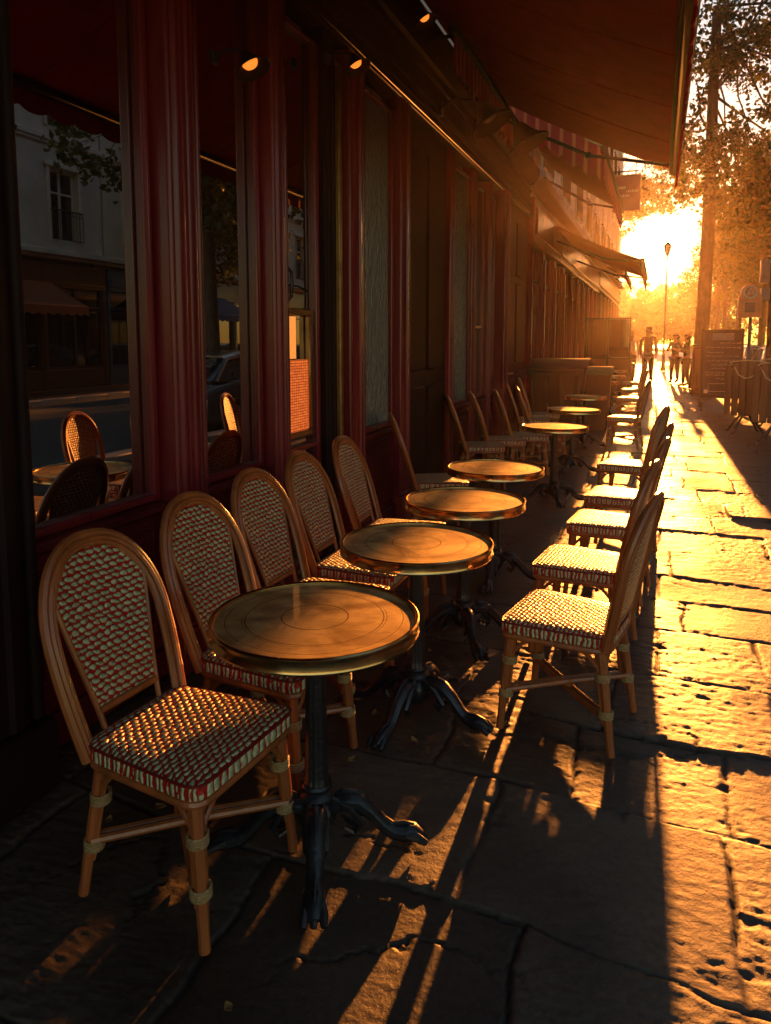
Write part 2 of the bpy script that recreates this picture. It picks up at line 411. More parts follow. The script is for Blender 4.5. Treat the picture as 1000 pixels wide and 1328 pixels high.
M_FALLEN = M('dry_leaf', (.30, .16, .05), .7, var=.4, scale=30)

# ------------------------------------------------------------------ sky, sun, camera
w = bpy.data.worlds.new('World'); scene.world = w; w.use_nodes = True
nt = w.node_tree; L = nt.links.new
bg = nt.nodes['Background']; out = nt.nodes['World Output']
sky = N(nt, 'ShaderNodeTexSky'); sky.sky_type = 'NISHITA'; sky.sun_disc = False
sky.sun_elevation = R(SUN_EL); sky.sun_rotation = R(SUN_AZ); sky.air_density = 1.35; sky.dust_density = .2; sky.ozone_density = 1.6
L(sky.outputs[0], bg.inputs['Color']); bg.inputs['Strength'].default_value = .07
sd = Vector((math.sin(R(SUN_AZ))*math.cos(R(SUN_EL)), math.cos(R(SUN_AZ))*math.cos(R(SUN_EL)), math.sin(R(SUN_EL))))
tc = N(nt, 'ShaderNodeTexCoord')
nrm = N(nt, 'ShaderNodeVectorMath', operation='NORMALIZE'); L(tc.outputs['Generated'], nrm.inputs[0])
dt = N(nt, 'ShaderNodeVectorMath', operation='DOT_PRODUCT'); L(nrm.outputs[0], dt.inputs[0]); dt.inputs[1].default_value = sd
ac = N(nt, 'ShaderNodeMath', operation='ARCCOSINE'); L(dt.outputs['Value'], ac.inputs[0])
def lobe(width, power):
    a = N(nt, 'ShaderNodeMath', operation='DIVIDE'); L(ac.outputs[0], a.inputs[0]); a.inputs[1].default_value = R(width)
    p = N(nt, 'ShaderNodeMath', operation='POWER'); L(a.outputs[0], p.inputs[0]); p.inputs[1].default_value = power
    n_ = N(nt, 'ShaderNodeMath', operation='MULTIPLY'); L(p.outputs[0], n_.inputs[0]); n_.inputs[1].default_value = -1
    e = N(nt, 'ShaderNodeMath', operation='EXPONENT'); L(n_.outputs[0], e.inputs[0])
    return e.outputs[0]
def glow(width, power, col, strength):
    b_ = N(nt, 'ShaderNodeBackground'); b_.inputs['Color'].default_value = (*col, 1)
    m_ = N(nt, 'ShaderNodeMath', operation='MULTIPLY'); L(lobe(width, power), m_.inputs[0]); m_.inputs[1].default_value = strength
    L(m_.outputs[0], b_.inputs['Strength']); return b_
prev = bg
for args in ((1.3, 2.0, (1, .60, .18), 26.), (6., 1.1, (1, .22, .025), .6)):   # the sun's blaze and its aureole in the sky
    g = glow(*args); ad = N(nt, 'ShaderNodeAddShader'); L(prev.outputs[0], ad.inputs[0]); L(g.outputs[0], ad.inputs[1]); prev = ad
L(prev.outputs[0], out.inputs['Surface'])

sl = bpy.data.lights.new('sun', 'SUN'); sl.energy = 4.5; sl.angle = R(.55); sl.color = (1, .31, .05)
so = bpy.data.objects.new('sun', sl); COL.objects.link(so); so.rotation_euler = (-sd).to_track_quat('-Z', 'Y').to_euler()

cam = bpy.data.cameras.new('camera'); co = bpy.data.objects.new('camera', cam); COL.objects.link(co); scene.camera = co
cam.sensor_fit = 'VERTICAL'; cam.sensor_height = 24; cam.lens = 24*950/1328
pit, yaw = 5.994, 20.387
co.location = (0, 0, 1.55); co.rotation_euler = (R(90-pit), 0, R(yaw))
cam.shift_y = -(664-539.75)/1328
cam.clip_start = .05; cam.clip_end = 3000
scene.view_settings.view_transform = 'Standard'; scene.view_settings.look = 'None'
scene.view_settings.exposure = 1.75; scene.view_settings.gamma = 1
scene.cycles.use_denoising = True
scene.cycles.max_bounces = 7; scene.cycles.diffuse_bounces = 3; scene.cycles.glossy_bounces = 4; scene.cycles.volume_bounces = 1
scene.cycles.sample_clamp_indirect = 6

# ------------------------------------------------------------------ pavement with real relief
rng = np.random.default_rng(3)
PERM = rng.permutation(512); GR = rng.normal(size=(512, 2)); GR /= np.linalg.norm(GR, axis=1)[:, None]
def pn(x, y, s=0):
    xi = np.floor(x).astype(int); yi = np.floor(y).astype(int); fx = x-xi; fy = y-yi
    def g(i, j):
        h = PERM[(PERM[(i+s*37) & 511] + j + s*101) & 511]; return GR[h, 0], GR[h, 1]
    u = fx*fx*fx*(fx*(fx*6-15)+10); v = fy*fy*fy*(fy*(fy*6-15)+10)
    def dotg(i, j):
        gx, gy = g(xi+i, yi+j); return gx*(fx-i)+gy*(fy-j)
    a = dotg(0,0)*(1-u)+dotg(1,0)*u; b = dotg(0,1)*(1-u)+dotg(1,1)*u
    return a*(1-v)+b*v
def flagstones(x, y):
    """height and joint dirt of the worn flagstones"""
    xr = x + .07*y*0 + .05*pn(x*1.3, y*1.3, 1) + .022*pn(x*5, y*5, 2) + .008*pn(x*19, y*19, 12)
    yr = y + .06*x + .07*pn(x*1.1+7, y*1.1, 3) + .022*pn(x*5, y*5+9, 4) + .008*pn(x*19, y*19, 13)
    r = np.random.default_rng(11)
    edges = np.concatenate([[-3], -3+np.cumsum(r.uniform(.40, .74, 130))])
    row = np.clip(np.searchsorted(edges, yr)-1, 0, len(edges)-2)
    dy = np.minimum(yr-edges[row], edges[row+1]-yr)
    wid = r.uniform(.45, .85, 200)[row]; off = r.uniform(0, 1, 200)[row]
    cx = xr/wid+off; ci = np.floor(cx); fx = cx-ci
    dx = np.minimum(fx, 1-fx)*wid
    d = np.minimum(dx, dy)
    jw = .0035 + .008*np.clip(pn(x*3, y*3, 5)+.3, 0, 1)
    groove = np.exp(-(d/jw)**2)*np.clip(.75+1.2*pn(x*2.5, y*2.5, 18), .15, 1)
    hsh = PERM[(row*7+ci.astype(int)*13) & 511]/512.
    hs2 = PERM[(row*17+ci.astype(int)*5+99) & 511]/512.
    slab = (hsh-.5)*.012 + (fx-.5)*wid*(hs2-.5)*.014
    # chipped, worn edges
    chip = np.clip((pn(x*8, y*11, 6)+.5*pn(x*24, y*30, 61))*2.4-.7, 0, 1)*np.exp(-d/.05)
    # cracks across some slabs
    wx = x+.35*pn(x*1.7, y*1.7, 14)+.07*pn(x*9, y*9, 15)+.03*pn(x*31, y*31, 35); wy = y+.35*pn(x*1.7+5, y*1.7, 16)+.07*pn(x*9, y*9+4, 17)+.03*pn(x*31, y*31, 36)
    cr = np.abs(pn(wx*.9+3, wy*1.3, 7)); crack = np.exp(-(cr/.0045)**2)*np.clip(pn(x*.8, y*.8, 8)*6-.6, 0, 1)
    return slab, groove, chip, crack, d, hs2*.6+hsh*.4
ncol, nrow = 520, 1250
X0, X1, Y0, Y1 = W-.1, 2.45, .45, 46.
xs = np.linspace(X0, X1, ncol); ys = np.exp(np.linspace(math.log(Y0), math.log(Y1), nrow))
gx, gy = np.meshgrid(xs, ys)
slab, groove, chip, crack, dj, tone = flagstones(gx, gy)
fade = np.clip(9/np.maximum(gy, .1), .25, 1)
n6 = pn(gx*2.2, gy*2.2, 20)*.006
ero = np.clip((pn(gx*2.3, gy*3.4, 51)+.45*pn(gx*9, gy*16, 52)+.25*pn(gx*30, gy*50, 53)-.52)*4, 0, 1)
ridge = (1-np.abs(pn(gx*5+1.2*pn(gx*3,gy*3,31)+.5*pn(gx*14,gy*14,33), gy*13.0+.6*pn(gx*14,gy*14,34), 21))*2)*.0034
mid = pn(gx*13+.5*pn(gx*30,gy*30,41), gy*38, 22)*.0040*np.clip(14/np.maximum(gy,.1), 0, 1)
fine = pn(gx*34, gy*70, 23)*.0034*np.clip(6/np.maximum(gy,.1), 0, 1) + pn(gx*95, gy*120, 27)*.0016*np.clip(3.2/np.maximum(gy,.1), 0, 1)
pit_ = -np.clip(pn(gx*16, gy*16, 24)-.52, 0, 1)*.012
rough_area = np.clip(.55+.9*pn(gx*.7, gy*.7, 25), .18, 1.1)
lift = np.clip(1-np.abs((gx-.98)/.36), 0, 1)*np.clip(1-np.abs((gy-7.15-.1*gx)/.36), 0, 1); lift = np.clip(lift*30, 0, 1)*(.030+.03*(7.2-gy))
hz = slab + n6 + lift + (ridge+mid+fine)*rough_area*fade + pit_*fade - groove*.011 - chip*.013 - crack*.008 - ero*.006*np.clip(10/np.maximum(gy,.1), 0, 1)
edge = np.minimum(np.minimum((gx-X0)/.05, (X1-gx)/.05), np.minimum((gy-Y0)/.05, (Y1-gy)/2.)); hz *= np.clip(edge, 0, 1)
hz -= hz.max()*.35
dirt = np.clip(groove*1.1 + crack*.9 + chip*.35 + np.clip(-pit_*60, 0, .5) + ero*.55, 0, 1)
nv = ncol*nrow
me = bpy.data.meshes.new('pavement'); me.vertices.add(nv)
me.vertices.foreach_set('co', np.stack([gx, gy, hz], -1).astype(np.float32).ravel())
ii = (np.arange(nrow-1)[:, None]*ncol + np.arange(ncol-1)[None, :]).ravel()
quads = np.stack([ii, ii+1, ii+ncol+1, ii+ncol], -1).ravel().astype(np.int32)
nf = len(ii); me.loops.add(nf*4); me.polygons.add(nf)
me.loops.foreach_set('vertex_index', quads); me.polygons.foreach_set('loop_start', (np.arange(nf)*4).astype(np.int32))
me.polygons.foreach_set('use_smooth', np.ones(nf, dtype=bool))
a_ = me.attributes.new('dirt', 'FLOAT', 'POINT'); a_.data.foreach_set('value', dirt.astype(np.float32).ravel())
a_ = me.attributes.new('tone', 'FLOAT', 'POINT'); a_.data.foreach_set('value', tone.astype(np.float32).ravel())
me.materials.append(M_FLAG); me.update(); me.validate()
po = bpy.data.objects.new('pavement', me); COL.objects.link(po)
struct(po, 'worn uneven stone flags of the pavement with dark joints', 'pavement')

def flat(name, x0, x1, y0, y1, z, mat, label, cat, nx=1, ny=1):
    mb = MB(); mb.box(x0, x1, y0, y1, z-.3, z)
    return struct(obj(name, mb, mat, smooth=False), label, cat)
flat('ground', -70, 70, -45, 265, -.34, M_ASPH, 'base ground under the street', 'ground')
flat('pavement', W-.1, 2.45, Y1, 230, -.006, M_FLAG, 'far stretch of the stone pavement', 'pavement')
flat('pavement', W-.1, 2.45, -12, Y0, -.006, M_FLAG, 'stretch of stone pavement behind the viewer', 'pavement')
mb = MB(); y = -12.
while y < 230:
    mb.box(2.456, 2.74, y, y+1.19, -.3, .0+random.uniform(-.004,.004), .012); y += 1.2
struct(obj('kerb', mb, M_KERB), 'granite kerb stones along the road', 'kerb')
flat('road', 2.745, 10.4, -40, 255, -.14, M_ASPH, 'asphalt road beside the pavement', 'road')
mb = MB(); y = -12.
while y < 120:
    mb.box(10.406, 10.68, y, y+1.19, -.3, .0, .012); y += 1.2
struct(obj('kerb', mb, M_KERB), 'granite kerb stones on the far side of the road', 'kerb')
flat('pavement', 10.685, 13.2, -40, 255, -.01, M_FLAG, 'pavement on the far side of the road', 'pavement')

# ------------------------------------------------------------------ rattan chair (faces +X)
LEAN = [.32]
def back_pt(s, h):           # a point of the leaning back plane, gently bowed
    return (-.185 - LEAN[0]*(h-.40) - .05*max(0, .21-abs(s))*0 - .02*(1-(s/.22)**2), s, h)
def hoop_path(off=0., fwd=0., h0=.40):
    pts = []; hw0, hw1, hs, ht = .196-off, .222-off, .70, .965-off
    for i in range(9):
        t = i/8; h = h0 + (hs-h0)*t; pts.append((hw0+(hw1-hw0)*math.sin(t*PI/2), h))
    for i in range(1, 12):
        a = PI/2*i/12; pts.append((hw1*math.cos(a)**.86, hs+(ht-hs)*math.sin(a)))
    pts.append((0, ht))
    full = [(s, h) for s, h in pts] + [(-s, h) for s, h in pts[-2::-1]]
    res = []
    for s, h in full:
        p = back_pt(s, h); res.append((p[0]+fwd, p[1], p[2]))
    return res
def seat_outline(k=1., z=0., n=56):
    pts = []
    for i in range(n):
        a = 2*PI*i/n; c, s_ = math.cos(a), math.sin(a)
        e = .20
        x = math.copysign(abs(c)**e, c); y = math.copysign(abs(s_)**e, s_)
        hw = .196 + .034*(x+1)/2
        pts.append((x*.215*k + .005, y*hw*k, z))
    return pts
def make_chair():
    t = thing('rattan_chair', 'x', 'chair')
    mb = MB()
    rings = [seat_outline(.97, .402), seat_outline(1.0, .408), seat_outline(1.0, .436), seat_outline(.985, .447), seat_outline(.9, .452), seat_outline(.6, .4535), seat_outline(.2, .4525)]
    mb.loft(rings); obj('seat', mb, M_SEAT, t)
    mb = MB(); mb.tube(seat_outline(.992, .4445), .0045, 6, closed=True); obj('seat_trim', mb, M_TRIM, t)
    mb = MB(); mb.tube(seat_outline(.95, .391), .0125, 8, closed=True); mb.tube(seat_outline(.90, .382), .008, 6, closed=True); obj('seat_frame', mb, M_RAT, t)
    mb = MB()
    mb.tube(hoop_path(0, 0), .0148, 8); mb.tube(hoop_path(.026, .003), .0130, 8); mb.tube(hoop_path(.012, .014), .0085, 6); mb.tube(hoop_path(.013, -.012), .0085, 6)
    obj('back_hoop', mb, M_RAT, t)
    # woven panel, tapering to the seat
    def hw_at(h):
        base = .108 + .075*(h-.50)/.40
        if h > .70:
            q = min(1, max(0, (h-.70)/(.965-.034-.70))); lim = (.222-.034)*max(0., 1-q**2.0)**.46
            return max(.004, min(base, lim))
        return base
    def pf(u, v):
        h = .505 + (.931-.505)*v; s = hw_at(h)*(2*u-1); p = back_pt(s, h)
        return (p[0]+.004, p[1], p[2]), (.965, 0, .26)
    mb = MB(); mb.sheet(pf, 12, 30, .010); obj('back_panel', mb, M_BACK, t)
    mb = MB()
    for sg in (-1, 1):
        pts = []
        for i in range(13):
            h = .40+.50*i/12; s = sg*(hw_at(max(h, .505))+.006 - .012*max(0, (.505-h)/.1)); p = back_pt(s, h); pts.append((p[0]+.005, p[1], p[2]))
        mb.tube(pts, .0085, 7)
    p0 = back_pt(-.112, .498); p1 = back_pt(.112, .498); mb.tube([(p0[0]+.004, p0[1], p0[2]), (p1[0]+.004, p1[1], p1[2])], .012, 8)
    obj('panel_frame', mb, M_RAT, t)
    legs = {}
    for nm, x0, y0, x1, y1 in (('f', .178, .188, .212, .208), ('b', -.165, .160, -.225, .196)):
        for sg in (-1, 1):
            mb = MB(); A = Vector((x0, sg*y0, .412)); B = Vector((x1, sg*y1, 0))
            pts = [A.lerp(B, i/7) for i in range(8)]; mb.tube(pts, [.0185-.004*i/7 + (.0012 if i % 2 else 0) for i in range(8)], 9)
            side = Vector((-.02 if nm == 'f' else .02, 0, 0)); sid2 = Vector((0, -sg*.02, 0))
            for sd_ in (side, sid2):
                mb.tube([A.lerp(B, q)+sd_*.95 for q in (.0, .2, .4, .6, .74)], [.0085, .0085, .0085, .008, .006], 6)
            lg = obj('leg', mb, M_RAT, t)
            for z in (.285, .150):
                mb = MB(); q = 1-z/.412; c = A.lerp(B, q) + side*.35 + sid2*.35
                for k in range(4):
                    mb.tube([(c.x+.0255*math.cos(a), c.y+.0255*math.sin(a), z+.0075*(k-1.5)+.002*math.sin(a)) for a in [2*PI*j/14 for j in range(14)]], .0045, 5, closed=True)
                obj('binding', mb, M_BIND, lg)
            legs[(nm, sg)] = (A, B)
    def on(key, z):
        A, B = legs[key]; return A.lerp(B, 1-z/.412)
    for sg in (-1, 1):
        mb = MB(); A = on(('f', sg), .150+.014*sg); B = on(('b', -sg), .150+.014*sg); d = (B-A).normalized(); sdv = Vector((-d.y, d.x, 0))*.0125
        for k in (-1, 1):
            mb.tube([A+sdv*k, A.lerp(B, .5)+sdv*k+Vector((0,0,.006*sg)), B+sdv*k], .0115, 8)
        if sg > 0:
            mid_ = A.lerp(B, .5)
            for k in range(4): mb.tube([(mid_.x+.021*math.cos(a), mid_.y+.021*math.sin(a), mid_.z+.002+.007*(k-2)) for a in [2*PI*j/12 for j in range(12)]], .004, 5, closed=True)
        obj('stretcher', mb, M_RAT, t)
    for ka, kb in ((('f',-1),('f',1)), (('b',-1),('b',1)), (('f',-1),('b',-1)), (('f',1),('b',1))):
        mb = MB(); A = on(ka, .27); B = on(kb, .27); pts = []
        for (q, z) in ((0,.27),(.07,.325),(.17,.365),(.30,.388),(.5,.394),(.70,.388),(.83,.365),(.93,.325),(1,.27)):
            p = A.lerp(B, q); p.z = z; pts.append(p)
        mb.tube(pts, .0078, 6); obj('brace', mb, M_RAT, t)
    return t
chair_by_wall = make_chair(); LEAN[0] = .21; chair_by_road = make_chair(); seen = set()
GL = 'rattan chairs along the cafe front'; GR_ = 'rattan chairs with their backs to the pavement'; GF = 'rattan chairs beside the doorway'; GD = 'rattan chairs of the far terraces'
chairs = [
 ('nearest rattan chair, red and cream woven seat fully in view beside the first table', -1.22, 1.67, -5, GL),
 ('second rattan chair from the near end of the row against the dark windows', -1.26, 2.25, -3, GL),
 ('third rattan chair along the cafe windows, just behind the second table', -1.31, 2.79, -2, GL),
 ('fourth rattan chair along the cafe windows, with its back under the red door post', -1.34, 3.33, 0, GL),
 ('fifth rattan chair along the cafe windows, in front of the rippled glass', -1.38, 3.98, 2, GL),
 ('lone rattan chair seen edge on before the dark doorway recess', -1.62, 5.55, 24, GF),
 ('first of the four edge on rattan chairs beyond the dark doorway', -1.72, 7.55, 22, GF),
 ('second of the four edge on rattan chairs beyond the dark doorway', -1.60, 8.10, 22, GF),
 ('third of the four edge on rattan chairs beyond the dark doorway', -1.42, 8.55, 20, GF),
 ('last of the four edge on rattan chairs, nearest the large bin', -1.28, 9.2, 16, GF),
 ('nearest sunlit rattan chair on the pavement side, glittering woven seat and four legs in view', -.30, 2.95, 170, GR_),
 ('second sunlit rattan chair on the pavement side, just behind the nearest one', -.31, 3.72, 173, GR_),
 ('third sunlit rattan chair on the pavement side, in the middle of its row', -.25, 4.62, 174, GR_),
 ('fourth sunlit rattan chair on the pavement side, one before the last', -.22, 5.45, 172, GR_),
 ('last sunlit rattan chair on the pavement side, its back standing tallest in the glare', -.23, 6.85, 168, GR_),
 ('rattan chair against the wall panel halfway to the large bin', -1.62, 10.3, 12, GF),
 ('rattan chair against the wall panel, the one touching the large bin side', -1.58, 11.1, 10, GF),
 ('rattan chair with its back to the pavement just before the green lidded bin', -.42, 11.0, 172, GD),
 ('rattan chair by the wall directly behind the large bin', -1.55, 14.6, 8, GD),
 ('rattan chair on the pavement side just behind the green lidded bin', -.5, 14.7, 176, GD),
 ('far rattan chair by the small glaring table beyond the green lidded bin', -.55, 17.2, 178, GD),
 ('far rattan chair facing the street beyond the green lidded bin', -1.45, 17.6, 5, GD),
 ('rattan chair at the last tables before the glass screen', -.62, 20.0, 176, GD),
 ('wall side rattan chair at the last tables before the glass screen', -1.5, 20.4, 0, GD),
]
for lb, x, y, r, g in chairs:
    pr_ = chair_by_road if abs(r) > 90 else chair_by_wall
    place(pr_, pr_.name in seen, lb, (x, y, 0), R(r), g); seen.add(pr_.name)

# ------------------------------------------------------------------ bistro table
def make_table():
    t = thing('bistro_table', 'x', 'table')
    mb = MB(); mb.lathe([(.02,.712),(.293,.712),(.2965,.7155),(.2965,.7270),(.294,.7292),(.15,.7296),(.02,.7297)], 72); obj('tabletop', mb, M_TOP, t)
    mb = MB(); prof = [(.298,.690),(.303,.688),(.309,.690),(.311,.695),(.309,.700),(.3085,.724),(.311,.728),(.311,.733),(.307,.7365),(.3015,.7362),(.2975,.733),(.2975,.700),(.298,.690)]
    n = 72; vs = [(r*math.cos(2*PI*k/n), r*math.sin(2*PI*k/n), z) for r, z in prof[:-1] for k in range(n)]; m = len(prof)-1
    mb.add(vs, [(i*n+k, i*n+(k+1)%n, ((i+1)%m)*n+(k+1)%n, ((i+1)%m)*n+k) for i in range(m) for k in range(n)]); obj('rim', mb, M_BRASS, t)
    mb = MB()
    for k in range(4):
        a = PI/4+k*PI/2; mb.tube([(.02*math.cos(a), .02*math.sin(a), .695), (.16*math.cos(a), .16*math.sin(a), .7), (.27*math.cos(a), .27*math.sin(a), .708)], [.014,.011,.007], 6, squash=.6)
    mb.lathe([(.02,.68),(.06,.685),(.065,.70),(.06,.709)], 20); obj('top_bracket', mb, M_IRON, t)
    flute = lambda a, z: 1 + .075*abs(math.sin(a*5))
    mb = MB(); mb.lathe([(.040,.205),(.036,.215),(.0335,.25),(.0315,.40),(.029,.55),(.027,.64),(.0275,.655),(.033,.665),(.033,.675),(.028,.683)], 60, mod=flute); obj('column', mb, M_IRON, t)
    mb = MB(); mb.lathe([(.030,.055),(.046,.07),(.058,.095),(.060,.12),(.050,.14),(.043,.15),(.052,.160),(.055,.172),(.048,.182),(.040,.188),(.047,.196),(.048,.204),(.043,.212)], 48, mod=lambda a, z: 1+.05*math.cos(a*8)*(1 if z < .15 else 0)); obj('collar', mb, M_IRON, t)
    for k in range(4):
        a = k*PI/2; ca, sa = math.cos(a), math.sin(a); mb = MB()
        path = [(.035,.125,.030),(.080,.150,.034),(.125,.142,.032),(.165,.108,.028),(.200,.066,.026),(.232,.040,.028),(.268,.036,.034),(.300,.032,.030),(.322,.022,.016)]
        mb.tube([(r*ca, r*sa, z) for r, z, q in path], [q for r, z, q in path], 10, squash=.85)
        # leaf ridges and toes
        mb.tube([(r*ca, r*sa, z+q*.8) for r, z, q in path[:-1]], [.008,.009,.009,.008,.007,.007,.007,.005], 6)
        for s in (-1, 0, 1):
            ox, oy = -sa*s*.014, ca*s*.014
            mb.tube([(.262*ca+ox*1.2, .262*sa+oy*1.2, .042), (.306*ca+ox*1.8, .306*sa+oy*1.8, .030), (.335*ca+ox*2., .335*sa+oy*2., .013)], [.013,.015,.009], 7)
        for s in (-1, 1):
            ox, oy = -sa*s*.022, ca*s*.022
            mb.tube([(.045*ca+ox*.8, .045*sa+oy*.8, .165), (.10*ca+ox*1.3, .10*sa+oy*1.3, .135), (.135*ca+ox*1.2, .135*sa+oy*1.2, .085), (.115*ca+ox, .115*sa+oy, .055), (.085*ca+ox*.8, .085*sa+oy*.8, .07)], [.009,.013,.012,.010,.006], 6)
        obj('foot', mb, M_IRON, t)
    return t
table = make_table(); n_tb = 0
GT = 'round brass rimmed tables outside the cafe'; GTF = 'round tables of the far terraces'
for lb, x, y, r, g in [
 ('nearest round table, brown top with brass rim', -.93, 1.90, 24, GT),
 ('second round brass rimmed table from the front, by the third rattan chair', -.895, 2.77, -10, GT),
 ('third round brass rimmed table from the front, wide golden top', -.91, 3.62, 30, GT),
 ('fourth round brass rimmed table, in front of the dark doorway recess', -.96, 4.61, 5, GT),
 ('fifth round table, standing before the group of edge on chairs', -.90, 7.05, 20, GT),
 ('sixth round table, in front of the large bin', -.92, 8.84, -15, GT),
 ('round table between the sixth one and the bins', -.98, 10.9, 8, GT),
 ('round table right behind the two bins', -1.0, 14.8, 4, GTF),
 ('small glaring round table just beyond the green lidded bin', -.98, 17.3, 0, GTF),
 ('small glaring round table nearest the glass screen', -1.05, 20.2, 22, GTF)]:
    place(table, n_tb, lb, (x, y, 0), R(r), g); n_tb += 1

# ------------------------------------------------------------------ shop fronts
def vprism(mb, pts, xb, z0, z1):
    """front polyline [(y,x)...] closed along xb, extruded in z"""
    poly = [(x, y) for y, x in pts] + [(xb, pts[-1][0]), (xb, pts[0][0])]
    mb.prism(poly, 'z', z0, z1)
def pil_profile(y0, y1, xb, proud, flutes=2, edge=.022):
    pts = [(y0, xb)]
    def bead(yc, r, x0):
        return [(yc - r*math.cos(a), x0 + r*math.sin(a)) for a in [PI*i/7 for i in range(8)]]
    x = xb+proud
    pts += [(y0, x-edge*.6)]
    pts += bead(y0+edge*.9, edge*.75, x-edge*.6)
    yy0, yy1 = y0+edge*1.8, y1-edge*1.8
    wd = (yy1-yy0)
    pts += [(yy0+.004, x-.012)]
    for k in range(flutes):
        c = yy0 + wd*(k+.5)/flutes; h = wd/flutes*.36
        pts += [(c-h, x), (c-h*.82, x+.006), (c-h*.5, x+.008)] + [(c+h*q, x-.006*math.cos(q*PI/2*.9)) for q in (-.35,-.12,.12,.35)] + [(c+h*.5, x+.008), (c+h*.82, x+.006), (c+h, x)]
    pts += [(yy1-.004, x-.012)]
    pts += bead(y1-edge*.9, edge*.75, x-edge*.6)
    pts += [(y1, x-edge*.6), (y1, xb)]
    out_ = [pts[0]]
    for p in pts[1:]:
        if p[0] > out_[-1][0]-1e-5: out_.append((max(p[0], out_[-1][0]), p[1]))
    return out_
def pilaster(parent, y0, y1, z0, z1, proud=.10, flutes=2, mat=M_RED, name='pilaster'):
    mb = MB(); vprism(mb, pil_profile(y0, y1, W-.09, proud+.09, flutes), W-.12, z0+.22, z1)
    mb.box(W-.12, W+proud+.03, y0-.012, y1+.012, z0, z0+.20, .012)
    mb.box(W-.12, W+proud+.018, y0-.008, y1+.008, z0+.20, z0+.232, .010)
    return obj(name, mb, mat, parent)
def window(parent, y0, y1, z0, z1, glass=M_GLASS, fw=.045, mat=M_RED, name='window', dep=.0, bars=()):
    mb = MB(); xo = W+dep
    for (a, b) in ((y0, y0+fw), (y1-fw, y1)):
        mb.box(xo-.07, xo, a, b, z0, z1, .008)
        yc = b if a == y0 else a
        mb.tube([(xo-.012, yc, z0+fw), (xo-.012, yc, z1-fw)], .010, 8)
    for (a, b) in ((z0, z0+fw*1.3), (z1-fw, z1)):
        mb.box(xo-.066, xo-.004, y0+fw, y1-fw, a, b, .008)
    for z in bars: mb.box(xo-.06, xo-.008, y0+fw, y1-fw, z-.018, z+.018, .006)
    f = obj(name, mb, mat, parent)
    mb = MB(); mb.box(xo-.052, xo-.044, y0+fw-.006, y1-fw+.006, z0+fw*1.3-.006, z1-fw+.006); obj('pane', mb, glass, f)
    return f
def riser(parent, y0, y1, z0, z1, mat=M_RED2):
    mb = MB(); mb.box(W-.09, W-.01, y0, y1, z0, z1, .004)
    mb.box(W-.03, W+.02, y0, y1, z0, z0+.14, .01)
    mb.box(W-.06, W+.045, y0, y1, z1-.045, z1, .012)
    n = max(1, round((y1-y0)/.7)); wdt = (y1-y0)/n
    for k in range(n):
        a, b = y0+k*wdt+.06, y0+(k+1)*wdt-.06; c, d = z0+.21, z1-.11
        for q in (0, .03):
            pts = [(W-.008, a+q, c+q), (W-.008, b-q, c+q), (W-.008, b-q, d-q), (W-.008, a+q, d-q), (W-.008, a+q, c+q)]
            for i in range(4): mb.tube([pts[i], pts[i+1]], .011 if q == 0 else .006, 7)
        mb.box(W-.03, W+.004, a+.06, b-.06, c+.06, d-.06, .012)
    return obj('stall_riser', mb, mat, parent)

cafe = thing('cafe_building', 'dark oxblood cafe front of windows and moulded posts behind the rattan chairs', 'building', (W, 4, 0))
SILL, HEAD = .82, 3.42
mb = MB(); mb.box(-12, W-.13, -6, 12.3, -.2, 4.4); mb.box(-12, W-.02, -6, 12.3, 4.4, 17.5); obj('wall', mb, M_STONE2, cafe, False)
# near corner pier that closes the left of the view
mb = MB(); vprism(mb, pil_profile(.95, 1.86, W, .16, 3, .03), W-.12, .26, 3.9); mb.box(W-.12, W+.20, .93, 1.875, 0, .25, .015); obj('pilaster', mb, M_DARK, cafe)
mb = MB(); mb.box(W-.12, W, -6, .95, 0, 3.9); obj('side_panel', mb, M_RED2, cafe)
window(cafe, 1.88, 2.72, SILL, HEAD, fw=.03)
riser(cafe, 1.88, 2.72, 0, SILL)
pilaster(cafe, 2.73, 2.98, 0, HEAD+.1, .085, 2)
window(cafe, 2.99, 3.66, SILL, HEAD, fw=.03); riser(cafe, 2.99, 3.66, 0, SILL)
pilaster(cafe, 3.67, 3.85, 0, HEAD+.1, .075, 1)
d = window(cafe, 3.86, 4.42, .08, HEAD, fw=.035, name='door', bars=(.86,))
mb = MB(); mb.box(W-.04, W+.03, 3.855, 3.885, 1.72, 2.02, .008)
mb.tube([(W+.03, 3.87, 1.75), (W+.075, 3.87, 1.80), (W+.08, 3.87, 1.87), (W+.075, 3.87, 1.94), (W+.03, 3.87, 1.99)], .010, 8); mb.tube([(W+.03, 3.87, 1.87), (W+.09, 3.93, 1.86), (W+.10, 4.03, 1.84)], .007, 7)
obj('handle', mb, M_IRON, d)
pilaster(cafe, 4.43, 4.60, 0, HEAD+.1, .04, 1, M_DARK, 'door_post')
window(cafe, 4.61, 4.80, SILL, HEAD, fw=.03, mat=M_GOLD); riser(cafe, 4.61, 4.80, 0, SILL)
pilaster(cafe, 4.81, 5.10, 0, HEAD+.1, .05, 1)
window(cafe, 5.11, 5.86, SILL, HEAD, glass=M_RIPPLE, fw=.035); riser(cafe, 5.11, 5.86, 0, SILL)
pilaster(cafe, 5.87, 6.12, 0, HEAD+.1, .06, 1)
